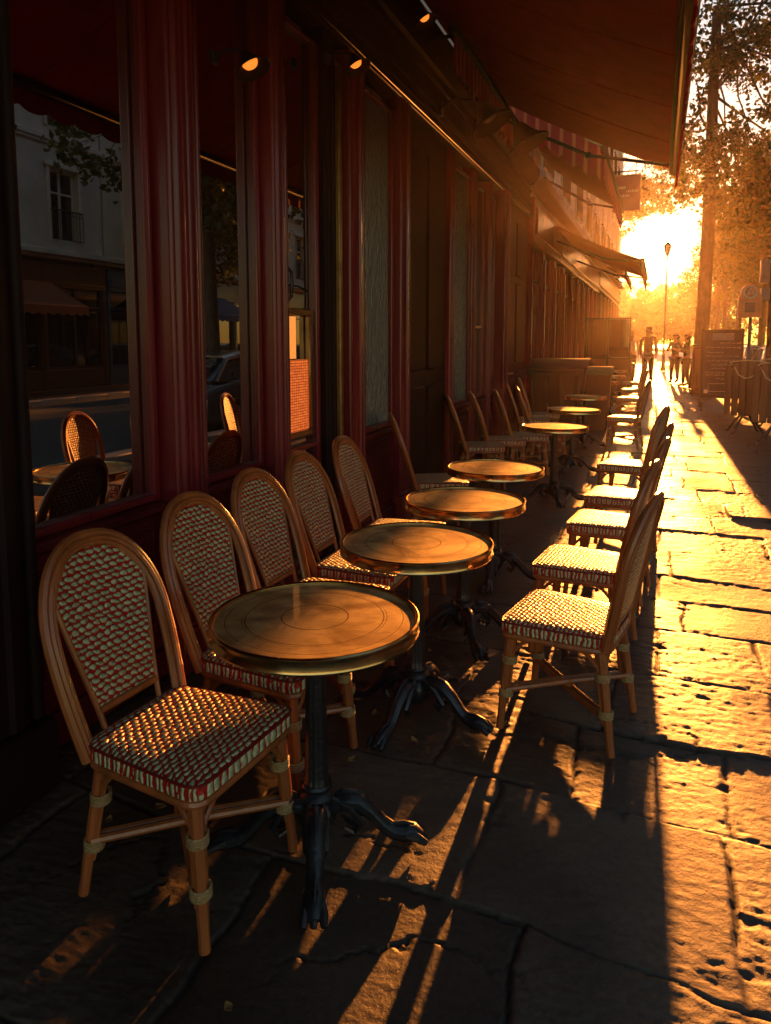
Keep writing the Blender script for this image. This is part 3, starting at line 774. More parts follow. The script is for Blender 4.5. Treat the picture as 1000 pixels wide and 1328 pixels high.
# dark boarded doorway recess
mb = MB(); mb.box(W-.10, W-.03, 6.13, 7.55, 0, HEAD+.1, .004)
for q in range(2):
    a = 6.19+.69*q; 
    for z0, z1 in ((.2,1.1),(1.25,3.3)): mb.box(W-.05, W-.012, a, a+.60, z0, z1, .015)
obj('door_panel', mb, M_DARK, cafe)
pilaster(cafe, 7.56, 7.74, 0, HEAD+.1, .02, 1)
window(cafe, 7.75, 8.52, SILL, HEAD, glass=M_RIPPLE, fw=.03); riser(cafe, 7.75, 8.52, 0, SILL)
pilaster(cafe, 8.53, 8.72, 0, HEAD+.1, .02, 1)
window(cafe, 8.73, 9.28, SILL, HEAD, bars=(1.7,)); riser(cafe, 8.73, 9.28, 0, SILL)
pilaster(cafe, 9.29, 9.44, 0, HEAD+.1, .05, 1)
window(cafe, 9.45, 9.88, SILL, HEAD); riser(cafe, 9.45, 9.88, 0, SILL)
pilaster(cafe, 9.89, 10.2, 0, HEAD+.1, .14, 1)
mb = MB(); mb.box(W-.1, W+.02, 10.21, 12.2, 0, HEAD+.1, .004)
for a, b in ((10.3,11.15),(11.25,12.1)):
    for z0, z1 in ((.25,1.05),(1.2,2.4),(2.5,3.3)): mb.box(W, W+.045, a, b, z0, z1, .02)
obj('side_panel', mb, M_RED2, cafe)
# fascia and cornice
mb = MB(); mb.box(W-.12, W+.06, -6, 12.25, HEAD+.102, 4.02, .01); mb.box(W-.12, W+.085, -6, 12.25, HEAD+.105, HEAD+.16, .004)
for z, r in ((HEAD+.21,.018),(HEAD+.30,.012),(3.93,.022)): mb.tube([(W+.06, -6, z), (W+.06, 12.25, z)], r, 8)
obj('fascia', mb, M_DARK, cafe)
mb = MB(); mb.prism([(W-.12,4.03),(W+.10,4.03),(W+.20,4.16),(W+.20,4.26),(W-.12,4.30)], 'y', -6, 12.25); obj('cornice', mb, M_DARK, cafe)

# menu case on the door glass, its emission imitating a sun reflection
t = thing('menu_case', 'menu sheet in a case on the cafe door glass, orange sun reflection imitated by emission', 'menu', (W, 4.1, 1.4))
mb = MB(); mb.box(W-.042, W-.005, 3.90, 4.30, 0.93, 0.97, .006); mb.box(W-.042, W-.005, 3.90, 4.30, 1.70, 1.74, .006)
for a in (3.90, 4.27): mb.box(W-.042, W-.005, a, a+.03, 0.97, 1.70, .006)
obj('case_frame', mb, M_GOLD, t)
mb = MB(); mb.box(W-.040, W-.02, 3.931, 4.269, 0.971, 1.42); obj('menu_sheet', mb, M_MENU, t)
mb = MB(); mb.box(W-.040, W-.018, 3.95, 4.10, 1.43, 1.69); obj('price_card', mb, M('sun_glow_card', (.8,.4,.12), .6, var=.3, scale=25, emit=(1,.30,.05), es=.28), t)  # card's emission also imitates the reflected sun

# wall lamps under the awning
def make_lamp():
    t = thing('wall_lamp', 'x', 'lamp')
    mb = MB(); mb.box(-.02, .03, -.05, .05, -.06, .06, .01); mb.tube([(.02,0,0),(.14,0,.05),(.26,0,.03),(.33,0,-.02)], .012, 8); obj('arm', mb, M_IRON, t)
    mb = MB(); prof = [(.015,.09),(.04,.085),(.06,.05),(.085,.0),(.125,-.055),(.165,-.085),(.168,-.092)]
    n = 28; vs = []; fs = []
    for off in (0, .006):
        for (r, z) in prof: vs += [((r-off)*math.cos(2*PI*k/n), (r-off)*math.sin(2*PI*k/n), z-off*.6) for k in range(n)]
    m = len(prof)
    for s in (0, 1):
        for i in range(m-1):
            for k in range(n):
                q = (s*m*n+i*n+k, s*m*n+i*n+(k+1)%n, s*m*n+(i+1)*n+(k+1)%n, s*m*n+(i+1)*n+k); fs.append(q)
    for k in range(n):
        fs.append(((m-1)*n+k, (m-1)*n+(k+1)%n, m*n+(m-1)*n+(k+1)%n, m*n+(m-1)*n+k)); fs.append((k, (k+1)%n, m*n+(k+1)%n, m*n+k))
    c, s = math.cos(.5), math.sin(.5)
    tr = lambda p: (p[0]*c - p[2]*s*-1*-1 + .37, p[1], p[0]*s*-1*-1*1 + p[2]*c - .08)
    mb.add([tr(p) for p in vs], fs); obj('lamp_shade', mb, M_DARK, t)
    mb2 = MB(); mb2.lathe([(.02,.05),(.05,.02),(.075,-.02),(.06,-.05),(.02,-.06)], 20); mb2.v = [tr(p) for p in mb2.v]; obj('bulb', mb2, M_BULB, t)
    return t
lamp = make_lamp()
for i, (lb, y, z, sc_) in enumerate([
   ('wall lamp above the menu door, first glow from the left', 3.12, 2.88, .52), ('wall lamp above the rippled glass, its glow clear against the dark fascia', 4.40, 3.31, .52),
   ('wall lamp near the top of the photo under the awning', 5.78, 4.12, .55), ('dark unlit shaded wall lamp over the boarded doorway', 6.9, 3.72, 1.25), ('largest dark unlit wall lamp, beyond the boarded doorway next to the striped valance', 8.4, 3.92, 1.45)]):
    o = place(lamp, i, lb, (W+.07, y, z), 0, 'wall lamps under the awning', sc_)
    if i > 2:
        for ch in o.children:
            if ch.name.startswith('bulb'): ch.material_slots[0].link = 'OBJECT'; ch.material_slots[0].material = M_GLASS2

# ------------------------------------------------------------------ awnings
def awning(label, y0, y1, xo, zo, zw, canvas, val_h=.2, val_mat=None, side=False, sag=.05, x_in=W+.10, group='shop awnings over the pavement'):
    t = thing('awning', label, 'awning', (W, (y0+y1)/2, zw), 0, group)
    ln = math.hypot(xo-x_in, zw-zo); nx, nz = (zw-zo)/ln, (xo-x_in)/ln
    def cf(u, v):
        y = y0+(y1-y0)*u; x = x_in+(xo-x_in)*v; z = zw+(zo-zw)*v - sag*math.sin(PI*v)*(1+.25*math.sin(u*17)) 
        return (x, y, z), (nx, 0, nz)
    mb = MB(); mb.sheet(cf, 60, 14, .012); obj('canopy', mb, canvas, t)
    ns = max(2, int((y1-y0)/1.15))
    for k in range(1, ns):
        mb = MB(); u = k/ns
        top_ = [cf(u-.012/(y1-y0), v/14)[0] for v in range(15)]; bot_ = [cf(u+.012/(y1-y0), v/14)[0] for v in range(15)]
        mb.loft([[(a[0], a[1], a[2]-.004), (b_[0], b_[1], b_[2]-.004), (b_[0], b_[1], b_[2]-.0135), (a[0], a[1], a[2]-.0135)] for a, b_ in zip(top_, bot_)])
        obj('seam', mb, canvas, t)
    mb = MB(); mb.box(xo-.03, xo+.045, y0-.03, y1+.03, zo-.06, zo+.03, .014); mb.tube([(xo-.05, y0, zo-.03), (xo-.05, y1, zo-.03)], .018, 8); obj('front_rail', mb, M_DARK, t)
    def vf(u, v):
        y = y0+(y1-y0)*u; k = (y1-y0)/.28; sc = .72+.28*abs(math.sin(PI*u*k))
        return (xo+.012+.012*math.sin(u*k*6.3)*v, y, zo-.062-val_h*v*sc), (1,0,0)
    mb = MB(); mb.sheet(vf, int((y1-y0)*40), 5, .006); obj('valance', mb, val_mat or canvas, t)
    for ya in ((y0+.25, y1-.25) if y1-y0 < 5 else (y0+.4, (y0+y1)/2, y1-.35)):
        mb = MB(); e = (x_in*.45+xo*.55, ya+.35, (zw*.45+zo*.55)-.22)
        mb.tube([(x_in-.06, ya, zw-.25), e], .022, 8); mb.tube([e, (xo-.02, ya, zo-.02)], .019, 8)
        mb.lathe([(.03,-.03),(.034,0),(.03,.03)], 12, e); obj('arm', mb, M_DARK, t)
    if side:
        mb = MB(); 
        def sf(u, v):
            x = x_in+(xo-x_in)*u; zt = zw+(zo-zw)*u-.01; hh = .42*(.8+.2*abs(math.sin(u*20)))
            return (x, y0+.01*math.sin(u*25)*v, zt-hh*v), (0,1,0)
        mb.sheet(sf, 60, 5, .006); obj('side_valance', mb, val_mat or canvas, t)
    return t
awning('large dark red awning overhead that fills the top of the photo', -5, 9.0, .10, 3.42, 4.45, M_CANVAS, .15)
awning('second awning along the street, brown canvas with a red striped valance', 9.5, 14.0, -.72, 3.85, 4.7, M_CANVAS2, .30, M_STRIPE, side=True)
awning('low dark awning reaching out in front of the sun glare', 14.6, 19.0, -.35, 3.02, 3.75, M_CANVAS2, .26)
awning('farthest small awning, above the terrace screen', 27, 33, -1.2, 3.9, 4.5, M_CANVAS2, .22)
# rolled striped valance hanging close to the fascia
t = thing('fascia_valance', 'red striped scalloped valance hanging by the wall under the large awning', 'valance', (W+.3, 8, 3.9))
def vf(u, v):
    y = 6.15+2.95*u; k = 2.95/.2; sc = .7+.3*abs(math.sin(PI*u*k))
    return (W+.42+.02*math.sin(u*k*6.28)*v, y, 4.06-.34*v*sc), (1,0,0)
mb = MB(); mb.sheet(vf, 130, 6, .006); obj('valance', mb, M_STRIPE, t)
mb = MB(); mb.tube([(W+.42, 6.1, 4.09), (W+.42, 9.15, 4.09)], .04, 12)
for yy in (6.3, 7.6, 8.95): mb.tube([(W+.03, yy, 4.10), (W+.42, yy, 4.11)], .018, 8)
obj('roller', mb, M_DARK, t)

# ------------------------------------------------------------------ facades with real openings
def facade(parent, xf, sgn, y0, y1, z0, nf, fh, bays, wallm, winh=2.2, winw=1.15, rail=True, shutters=True, sill0=.35, thick=.35):
    """sgn +1: faces +X. window openings, panes, balconet rails, cornices"""
    mb = MB(); bw = (y1-y0)/bays; xi = xf-sgn*thick
    for f in range(nf):
        zb = z0+f*fh; za, zt = zb+sill0, zb+sill0+winh
        mb.box(xi, xf, y0, y1, zb, za); mb.box(xi, xf, y0, y1, zt, zb+fh)
        for b in range(bays+1):
            c0 = y0 if b == 0 else y0+(b-.5)*bw+winw/2; c1 = y1 if b == bays else y0+(b+.5)*bw-winw/2
            mb.box(xi, xf, c0, c1, za, zt)
    wl = obj('wall', mb, wallm, parent, False)
    mb = MB()
    for f in range(nf+1):
        z = z0+f*fh; mb.box(xf, xf+sgn*(.14 if f else .3), y0, y1, z-.10, z+.06, .02); mb.box(xf, xf+sgn*.08, y0, y1, z-.2, z-.10, .02)
    obj('string_course', mb, wallm, parent)
    for f in range(nf):
        za = z0+f*fh+sill0; zt = za+winh
        for b in range(bays):
            yc = y0+(b+.5)*bw; a, c = yc-winw/2, yc+winw/2; mb = MB(); x0_ = xf-sgn*.24; x1_ = xf-sgn*.18
            for p, q in ((a, a+.07), (c-.07, c), (yc-.045, yc+.045)): mb.box(x0_, x1_, p, q, za, zt, .008)
            for p, q in ((za, za+.1), (zt-.08, zt), (za+winh*.68-.03, za+winh*.68+.03)): mb.box(x0_, x1_+sgn*.004, a+.07, c-.07, p, q, .006)
            # moulded surround standing on the wall
            for p, q in ((a-.14, a-.004), (c+.004, c+.14)): mb.box(xf+sgn*.001, xf+sgn*.05, p, q, za, zt, .012)
            mb.box(xf+sgn*.001, xf+sgn*.11, a-.2, c+.2, zt+.004, zt+.15, .02)
            wn = obj('window', mb, M_WHITE, parent)
            mb = MB(); mb.box(xf-sgn*.225, xf-sgn*.215, a+.05, c-.05, za+.08, zt-.06); obj('pane', mb, M_GLASS2, wn)
            if rail:
                mb = MB(); xr = xf+sgn*.13; zr = za+.95
                mb.tube([(xr, a-.05, zr), (xr, c+.05, zr)], .022, 6); mb.tube([(xr, a-.05, za+.06), (xr, c+.05, za+.06)], .016, 6); mb.tube([(xr, a-.05, zr-.12), (xr, c+.05, zr-.12)], .012, 6)
                k = 9
                for i in range(k+1): yy = a-.04+(c-a+.08)*i/k; mb.tube([(xr, yy, za+.06), (xr, yy, zr)], .012, 5)
                for yy in (a-.05, c+.05): mb.tube([(xf+sgn*.002, yy, zr), (xr, yy, zr)], .016, 6)
                obj('balcony_rail', mb, M_IRON, wn)
            if shutters:
                mb = MB()
                for p, q in ((a-.66, a-.16), (c+.16, c+.66)):
                    mb.box(xf+sgn*.052, xf+sgn*.085, p, q, za+.02, zt-.02, .008)
                    for i in range(14): z = za+.1+(winh-.2)*i/13; mb.box(xf+sgn*.084, xf+sgn*.10, p+.05, q-.05, z-.03, z+.03, .006)
                    obj('shutter', mb, M_WHITE, wn); mb = MB()

def shop_base(parent, xf, sgn, y0, y1, h, cells, mat, pm=M_GLASS2, canopy=None):
    mb = MB(); mb.box(xf-sgn*.5, xf-sgn*.14, y0, y1, 0, h); obj('shop_wall', mb, M_DARK, parent, False)
    wd = (y1-y0)/cells; xa, xb_ = xf-sgn*.10, xf+sgn*.06
    mb = MB(); mb.box(xa, xf+sgn*.10, y0, y1, h-.75, h-.02, .015); mb.box(xf+sgn*.1, xf+sgn*.15, y0+.1, y1-.1, h-.62, h-.18, .01); obj('fascia', mb, mat, parent)
    mb = MB(); mb.box(xa, xf+sgn*.02, y0, y1, 0, .6, .01); obj('stall_riser', mb, mat, parent)
    for i in range(cells+1):
        yc = y0+wd*i; mb = MB(); mb.box(xf-sgn*.12, xb_, max(y0, yc-.13), min(y1, yc+.13), 0, h-.76, .015); mb.box(xb_, xb_+sgn*.03, max(y0, yc-.06), min(y1, yc+.06), .3, h-.9, .01); obj('pilaster', mb, mat, parent)
    for i in range(cells):
        a, b = y0+wd*i+.13, y0+wd*(i+1)-.13; mb = MB()
        for p, q in ((a, a+.05), (b-.05, b), ((a+b)/2-.025, (a+b)/2+.025)): mb.box(xf-sgn*.11, xf-sgn*.02, p, q, .605, h-.755, .006)
        mb.box(xf-sgn*.105, xf-sgn*.025, a+.05, b-.05, .605, .68, .006); mb.box(xf-sgn*.105, xf-sgn*.025, a+.05, b-.05, h-1.35, h-1.29, .006)
        wn = obj('window', mb, mat, parent); mb = MB(); mb.box(xf-sgn*.09, xf-sgn*.08, a, b, .6, h-.76); obj('pane', mb, pm, wn)
    

M_SHOPB = M('blue_shop_paint', (.02, .07, .12), .35, var=.25, scale=4, coat=.3)
M_SHOPR = M('brown_shop_paint', (.11, .035, .02), .35, var=.3, scale=4, coat=.3)
b2 = thing('shop_building', 'red brown shop front with pale shuttered storeys just beyond the cafe', 'building', (W, 18, 0))
mb = MB(); mb.box(-12, W-.52, 12.4, 26, -.2, 15.3); obj('core', mb, M_STONE2, b2, False)
shop_base(b2, W, 1, 12.4, 26, 3.9, 9, M_RED)
facade(b2, W, 1, 12.4, 26, 4.1, 3, 3.6, 5, M_STONE)
b3 = thing('corner_building', 'pale corner building with shutters at the end of the row by the sun', 'building', (W, 32, 0))
mb = MB(); mb.box(-12, W-.52, 26.1, 40, -.2, 15.5); obj('core', mb, M_STONE2, b3, False)
shop_base(b3, W, 1, 26.1, 40, 4.0, 7, M_SHOPR)
facade(b3, W, 1, 26.1, 40, 4.2, 3, 3.7, 5, M_STONE3)
mb = MB(); mb.prism([(W+.15,15.35),(W-.9,17.6),(-11,18.2),(-12,15.35)], 'y', 26.1, 40); obj('roof', mb, M_ZINC, b3, False)

for lb, y0, y1, mat, shop, fl in [
   ('grey limestone apartment house across the road, mirrored in the nearest window', 4, 20, M_STONE2, M_SHOPR, 4),
   ('cream apartment house with blue shop front across the road, mirrored in the second window', 20.1, 36, M_STONE3, M_SHOPB, 4),
   ('pale apartment house farther up across the road', 36.1, 54, M_STONE, M_SHOPR, 4)]:
    b = thing('apartment_house', lb, 'building', (13.2, (y0+y1)/2, 0), 0)
    mb = MB(); mb.box(13.72, 24, y0, y1, -.2, 4.2+fl*3.4); obj('core', mb, mat, b, False)
    shop_base(b, 13.2, -1, y0, y1, 3.9, 6, shop)
    facade(b, 13.2, -1, y0, y1, 4.2, fl, 3.4, 5, mat, shutters=False)
    mb = MB(); mb.prism([(13.0,4.2+fl*3.4+.07),(14.3,4.2+fl*3.4+2.6),(23,4.2+fl*3.4+3.2),(24,4.2+fl*3.4+.07)], 'y', y0, y1); obj('roof', mb, M_ZINC, b, False)
# canvas blinds across the road
for i, (lb, y0, y1, c) in enumerate([('rust coloured shop awning across the road, mirrored in the nearest window', 13.5, 17.5, (.26,.07,.025)), ('blue shop awning across the road, mirrored in the second window', 22, 27, (.03,.10,.20)), ('cream shop awning across the road', 6, 10, (.4,.34,.22))]):
    t = thing('shop_awning', lb, 'awning', (13.2, (y0+y1)/2, 3.2)); cm = M('far_canvas_%d' % i, c, .8, var=.2)
    def cf(u, v): return (13.0-1.4*v, y0+(y1-y0)*u, 3.25-.75*v-.03*math.sin(PI*v)), (.47,0,.88)
    mb = MB(); mb.sheet(cf, 20, 5, .012); obj('canopy', mb, cm, t)
    def vf2(u, v): return (11.6, y0+(y1-y0)*u, 2.49-.26*v*(.75+.25*abs(math.sin(u*(y1-y0)*9)))), (1,0,0)
    mb = MB(); mb.sheet(vf2, 80, 3, .006); obj('valance', mb, cm, t)
    mb = MB()
    for yy in (y0+.1, y1-.1): mb.tube([(13.1, yy, 2.5), (11.62, yy, 2.47)], .018, 6)
    obj('arm', mb, M_GREY, t)

# hanging blade sign
t = thing('blade_sign', 'square dull red sign panel with pale lettering projecting from the wall by the sun', 'sign', (W, 22, 5.4))
mb = MB(); mb.box(-1.36, -.62, 21.98, 22.06, 5.10, 6.10, .01); obj('panel', mb, M('sign_red', (.22,.05,.045), .5, var=.2), t)
mb = MB()
for a in (-1.36, -.645): mb.box(a, a+.025, 21.955, 22.08, 5.10, 6.10, .004)
for z in (5.10, 6.075): mb.box(-1.335, -.645, 21.957, 22.078, z, z+.025, .004)
obj('frame', mb, M_GOLD, t)
mb = MB()
for z, x0, x1 in ((5.72,-1.25,-1.05),(5.62,-1.0,-.72),(5.50,-1.22,-.95)):
    k = 7
    for i in range(k):
        x = x0+(x1-x0)*i/(k-1); mb.tube([(x, 21.970, z), (x+.015, 21.970, z+.05+.02*(i % 2))], .006, 5)
obj('lettering', mb, M_CHALK, t)
mb = MB(); mb.tube([(W, 22.02, 6.2), (-.7, 22.02, 6.2)], .02, 8)
for x in (-1.25, -.75): mb.tube([(x, 22.02, 6.2), (x, 22.02, 6.1)], .012, 6)
obj('bracket', mb, M_IRON, t)

# ------------------------------------------------------------------ bins, terrace screen
t = thing('large_bin', 'large dark lidded bin standing against the wall past the chairs', 'bin', (-1.6, 13.0, 0))
mb = MB(); rings = []
for z, sx, sy in ((.14,.40,.50),(.20,.43,.53),(.95,.50,.60),(1.05,.51,.61)):
    rings.append([(-1.62+sx*a, 13.0+sy*b, z) for a, b in ((-1,-.94),(-.94,-1),(.94,-1),(1,-.94),(1,.94),(.94,1),(-.94,1),(-1,.94))])
mb.loft(rings)
for k in range(4): mb.box(-2.0+k*.24, -1.94+k*.24, 12.36, 12.45, .3, .95, .012)
obj('body', mb, M_BIN, t)
mb = MB(); mb.sheet(lambda u, v: ((-1.62+(2*u-1)*.54, 13.0+(2*v-1)*.64, 1.07+.14*math.sin(PI*v)**.6), (0,0,1)), 8, 12, .03); obj('lid', mb, M_BIN, t)
mb = MB(); mb.tube([(-2.0,12.33,1.0),(-2.0,12.28,1.0),(-1.24,12.28,1.0),(-1.24,12.33,1.0)], .016, 8); obj('handle', mb, M_IRON, t)
for x in (-1.95, -1.3):
    for y in (12.6, 13.4):
        mb = MB(); mb.tube([(x-.03,y,.08),(x+.03,y,.08)], .08, 16); obj('wheel', mb, M_TYRE, t)
t = thing('wheelie_bin', 'slim dark bin with a green lid beside the large bin', 'bin', (-.95, 12.9, 0))
mb = MB(); mb.loft([[(-.95+s*a, 12.9+s*b*1.1, z) for a, b in ((-1,-.9),(-.9,-1),(.9,-1),(1,-.9),(1,.9),(.9,1),(-.9,1),(-1,.9))] for z, s in ((.03,.17),(.2,.18),(.95,.22),(1.0,.23))]); obj('body', mb, M_BIN, t)
mb = MB(); mb.sheet(lambda u, v: ((-.95+(2*u-1)*.245, 12.9+(2*v-1)*.28, 1.02+.06*math.sin(PI*v)), (0,0,1)), 6, 8, .025); mb.box(-1.19,-.71,12.615,12.64,.96,1.03,.008); obj('lid', mb, M_GREEN, t)
mb = MB(); mb.tube([(-1.12,13.2,.95),(-.78,13.2,.95)], .016, 8); obj('handle', mb, M_IRON, t)

t = thing('terrace_screen', 'dark framed terrace screen with glass upper panes at the far end of the tables', 'screen', (-1.3, 22.6, 0))
mb = MB()
for x in (-2.05, -1.42, -.80): mb.box(x-.025, x+.025, 22.575, 22.625, 0, 2.2, .006)
for z in (.06, 1.0, 2.15): mb.box(-2.02, -.83, 22.58, 22.62, z-.025, z+.025, .006)
obj('frame', mb, M_IRON, t)
mb = MB(); mb.box(-2.03, -.82, 22.592, 22.608, .08, .98); obj('panel', mb, M_SHOPR, t)
for a, b in ((-2.02,-1.45),(-1.39,-.83)):
    mb = MB(); mb.box(a, b, 22.596, 22.604, 1.03, 2.12); obj('pane', mb, M_GLASS2, t)
t = thing('planter_box', 'dark wooden planter with a clipped shrub in the middle of the far terrace', 'planter', (-1.35, 25.2, 0))
mb = MB(); mb.box(-1.95, -.75, 25.0, 25.5, .05, .75, .02); mb.box(-1.98, -.72, 24.97, 25.53, .70, .78, .012); obj('box', mb, M_DARK, t)

# ------------------------------------------------------------------ trees
def leaf_cloud(blobs, n, size, seed, squash=.8):
    r = random.Random(seed); vs = []; fs = []
    tot = sum(b[3]**2 for b in blobs)
    for (cx, cy, cz, rad) in blobs:
        # small twigs' worth of leaves in clusters, so gaps stay between
        k = int(n*rad**2/tot/14)
        for _ in range(k):
            while True:
                d = Vector((r.uniform(-1,1), r.uniform(-1,1), r.uniform(-1,1)))
                if .25 < d.length < 1: break
            d = d*(1/d.length)*(d.length**.5)
            c = Vector((cx, cy, cz)) + Vector((d.x*rad, d.y*rad, d.z*rad*squash))
            cr = rad*r.uniform(.12, .26)
            for _ in range(14):
                p = c + Vector((r.gauss(0,1), r.gauss(0,1), r.gauss(0,.7)))*cr*.7
                s = size*r.uniform(.6, 1.3); a = Vector((r.gauss(0,1), r.gauss(0,1), r.gauss(0,1))).normalized()
                b = a.orthogonal().normalized(); q = Matrix.Rotation(r.uniform(0, 6.28), 3, a) @ b; e = a.cross(q)
                i = len(vs)
                vs += [p-q*s*.5, p+e*s*.34-q*s*.08+a*s*.07, p+q*s*.55, p-e*s*.34-q*s*.08+a*s*.07]
                fs.append((i, i+1, i+2, i+3))
    return vs, fs
def make_tree(h_trunk, rad, blobs, n, size, leafm, seed, lean=(0,0)):
    t = thing('street_tree', 'x', 'tree')
    r = random.Random(seed); mb = MB()
    base = [Vector((lean[0]*q + .05*math.sin(q*5), lean[1]*q + .05*math.cos(q*4)-.05, h_trunk*q)) for q in [i/9 for i in range(10)]]
    mb.tube(base, [rad*(1.35 if i == 0 else 1.08-.45*i/9) for i in range(10)], 14)
    top = base[-1]
    for (cx, cy, cz, br) in blobs:
        s = base[r.randint(5, 9)]; e = Vector((cx, cy, cz)); L_ = (e-s).length; m_ = s.lerp(e, .5)+Vector((r.uniform(-.1,.1)*L_,r.uniform(-.1,.1)*L_,.10*L_))
        if r.random() < .4: continue
        q1 = s.lerp(m_, .5)+Vector((r.uniform(-.08,.08)*L_,r.uniform(-.08,.08)*L_,.05*L_)); q2 = m_.lerp(e, .5)+Vector((r.uniform(-.08,.08)*L_,r.uniform(-.08,.08)*L_,.03*L_))
        mb.tube([s, q1, m_, q2, e], [rad*.24, rad*.18, rad*.13, rad*.08, rad*.04], 7)
        for _ in range(5):
            q = e+Vector((r.uniform(-1,1), r.uniform(-1,1), r.uniform(-.5,1)))*br*.8; mb.tube([m_.lerp(e, r.uniform(.3,1)), q], [rad*.05, rad*.015], 5)
    obj('trunk', mb, M_BARK, t)
    vs, fs = leaf_cloud(blobs, n, size, seed)
    link_mesh('crown', vs, fs, leafm, t, smooth=False, fix=False)
    return t
def rb(seed, n, cx, cy, z0, z1, sp, r0, r1):
    r = random.Random(seed); o = []
    for i in range(n):
        a = r.uniform(0, 6.28); d = sp*math.sqrt(r.uniform(.02, 1)); z = r.uniform(z0, z1)
        k = 1-.45*abs((z-z0)/(z1-z0)-.4); o.append((cx+d*k*math.cos(a), cy+d*k*math.sin(a), z, r.uniform(r0, r1)))
    return o
# the big plane tree by the blackboard
bl = rb(5, 30, 2.6, .5, 5.6, 15.5, 3.2, .9, 1.7) + [(.0,-.4,7.6,1.0),(-.5,.3,9.6,1.1),(-.3,0,11.8,1.2),(.4,0,6.2,.7),(1.5,-.3,5.5,.8),(2.7,0,5.2,.9)]
t1 = make_tree(11.5, .21, bl, 30000, .16, M_LEAF, 21, (.15, .3))
t1.location = (1.18, 25.0, 0); t1['label'] = 'tall plane tree at the right whose trunk rises behind the blackboard'; t1['group'] = 'trees along the street'
bl2 = rb(9, 20, 0, 0, 4.6, 11.5, 2.5, .9, 1.6)
t2 = make_tree(8, .2, bl2, 9000, .2, M_LEAF, 33)
tr = [('street tree near the viewer, out of the frame and mirrored golden in the second window', 4.6, 13.4, .8, .85),
      ('street tree beyond the plane tree, at the right edge', 5.2, 34, .3, 1.0), ('street tree past the lamp post on the kerb side', 5.0, 43, 1.7, .95),
      ('hazy street tree right of the glare', 4.9, 54, 2.6, 1.0), ('hazier street tree behind it, right of the glare', 5.0, 66, 4.1, 1.05), ('farthest single kerb tree in the glare', 5.4, 80, 5.2, 1.1),
      ('tree on the far pavement, dark above the mirrored house', 11.8, 12.5, 2.0, 1.55), ('tree on the far pavement beside the blue shop', 11.7, 24, .5, .9), ('tree on the far pavement farther up', 11.8, 38, 3.5, 1.0), ('tree on the far pavement, far off', 11.8, 60, 5., 1.1),
      ('tree beyond the corner building left of the sun', -8, 50, 1., 1.1), ('second tree beyond the corner building', -7.5, 64, 2.2, 1.1)]
for i, (lb, x, y, r_, s) in enumerate(tr):
    place(t2, i, lb, (x, y, 0), r_, 'trees along the street', s)
# tall overhanging tree beyond the corner building, its crown above the sun
bl3 = rb(17, 26, 4.6, 0, 11.6, 18, 3.6, 1.0, 1.7) + [(5.6,0,11.3,.8),(3.4,0,11.2,.8),(7.0,0,12.2,1.0),(2.2,0,10.2,1.2)]
t3 = make_tree(12, .26, bl3, 12000, .26, M_LEAF, 51, (1.2, 0)); t3.location = (-5.6, 60, 0)
t3['label'] = 'tall tree whose golden crown hangs over the street above the sun'; t3['group'] = 'trees along the street'
# far wood closing the street
blf = []
r = random.Random(4)
for x_, z_ in ((-8,7.5),(-5.5,8),(-3,7.2),(-1,8.2),(1,7.5),(3,8),(5,7.6),(7,8.2),(-6,4),(-2,4),(2,4),(6,4)): blf.append((x_, r.uniform(128, 140), z_, 3.6))
for i in range(46):
    x = r.uniform(-26, 40); blf.append((x, r.uniform(120, 165), r.uniform(2.5, 6.) if -9 < x < 8 else r.uniform(3, 11), r.uniform(3, 5)))
vs, fs = leaf_cloud(blf, 26000, .8, 8)
o = link_mesh('far_trees', vs, fs, M_LEAF2, None, smooth=False, fix=False); tag(o, 'hazy mass of trees closing the far end of the street', 'trees', kind='stuff')
# low shrub in the far planter
vs, fs = leaf_cloud([(-1.6,25.25,.95,.3),(-1.1,25.25,.95,.3)], 1400, .06, 3)
link_mesh('shrub', vs, fs, M_LEAF2, bpy.data.objects['planter_box'], smooth=False, fix=False)

# ------------------------------------------------------------------ right side: blackboard, folded tables, pay sign, lamp post
t = thing('menu_blackboard', 'tall menu blackboard with chalk lines standing on the pavement at the right', 'sign', (1.28, 17.4, 0), R(-4))
mb = MB()
for x in (-.42, .37): mb.box(x, x+.05, -.03, .03, .06, 1.78, .008)
for z in (.28, 1.70): mb.box(-.37, .37, -.028, .028, z, z+.06, .008)
for x in (-.36, .36):
    mb.tube([(x, 0, .16), (x, -.28, .02)], .022, 7); mb.tube([(x, 0, .16), (x, .28, .02)], .022, 7)
obj('frame', mb, M_DARK, t, local=True)
mb = MB(); mb.box(-.372, .372, -.018, .018, .34, 1.70); obj('board', mb, M_BOARD, t, local=True)
mb = MB(); rr_ = random.Random(2)
def scribble(z, x0, x1, amp):
    x = x0
    while x < x1:
        wl_ = rr_.uniform(.04, .11); pts = []
        k = max(4, int(wl_/.012))
        for i in range(k+1): pts.append((x+wl_*i/k, -.021, z+rr_.uniform(-1, 1)*amp))
        mb.tube(pts, .0045, 4); x += wl_+.022
for z, a, b, am in ((1.47,-.05,.30,.006),(1.37,-.31,.30,.012),(1.27,-.30,.02,.016),(1.19,-.31,.31,.006),(1.09,-.28,.26,.018),(1.0,-.2,.22,.018),(.92,-.2,.24,.008),(.83,-.32,.28,.02),(.78,-.32,.26,.014),(.70,-.08,.10,.018)):
    scribble(z, a, b, am); obj('chalk_line', mb, M_CHALK, t, local=True); mb = MB()
for q in ((-.24,.42,.20,.60),):
    x0, z0, x1, z1 = q; mb.tube([(x0,-.021,z0),(x1,-.021,z0+.01),(x1,-.021,z1),(x0,-.021,z1-.01),(x0,-.021,z0)], .005, 4)
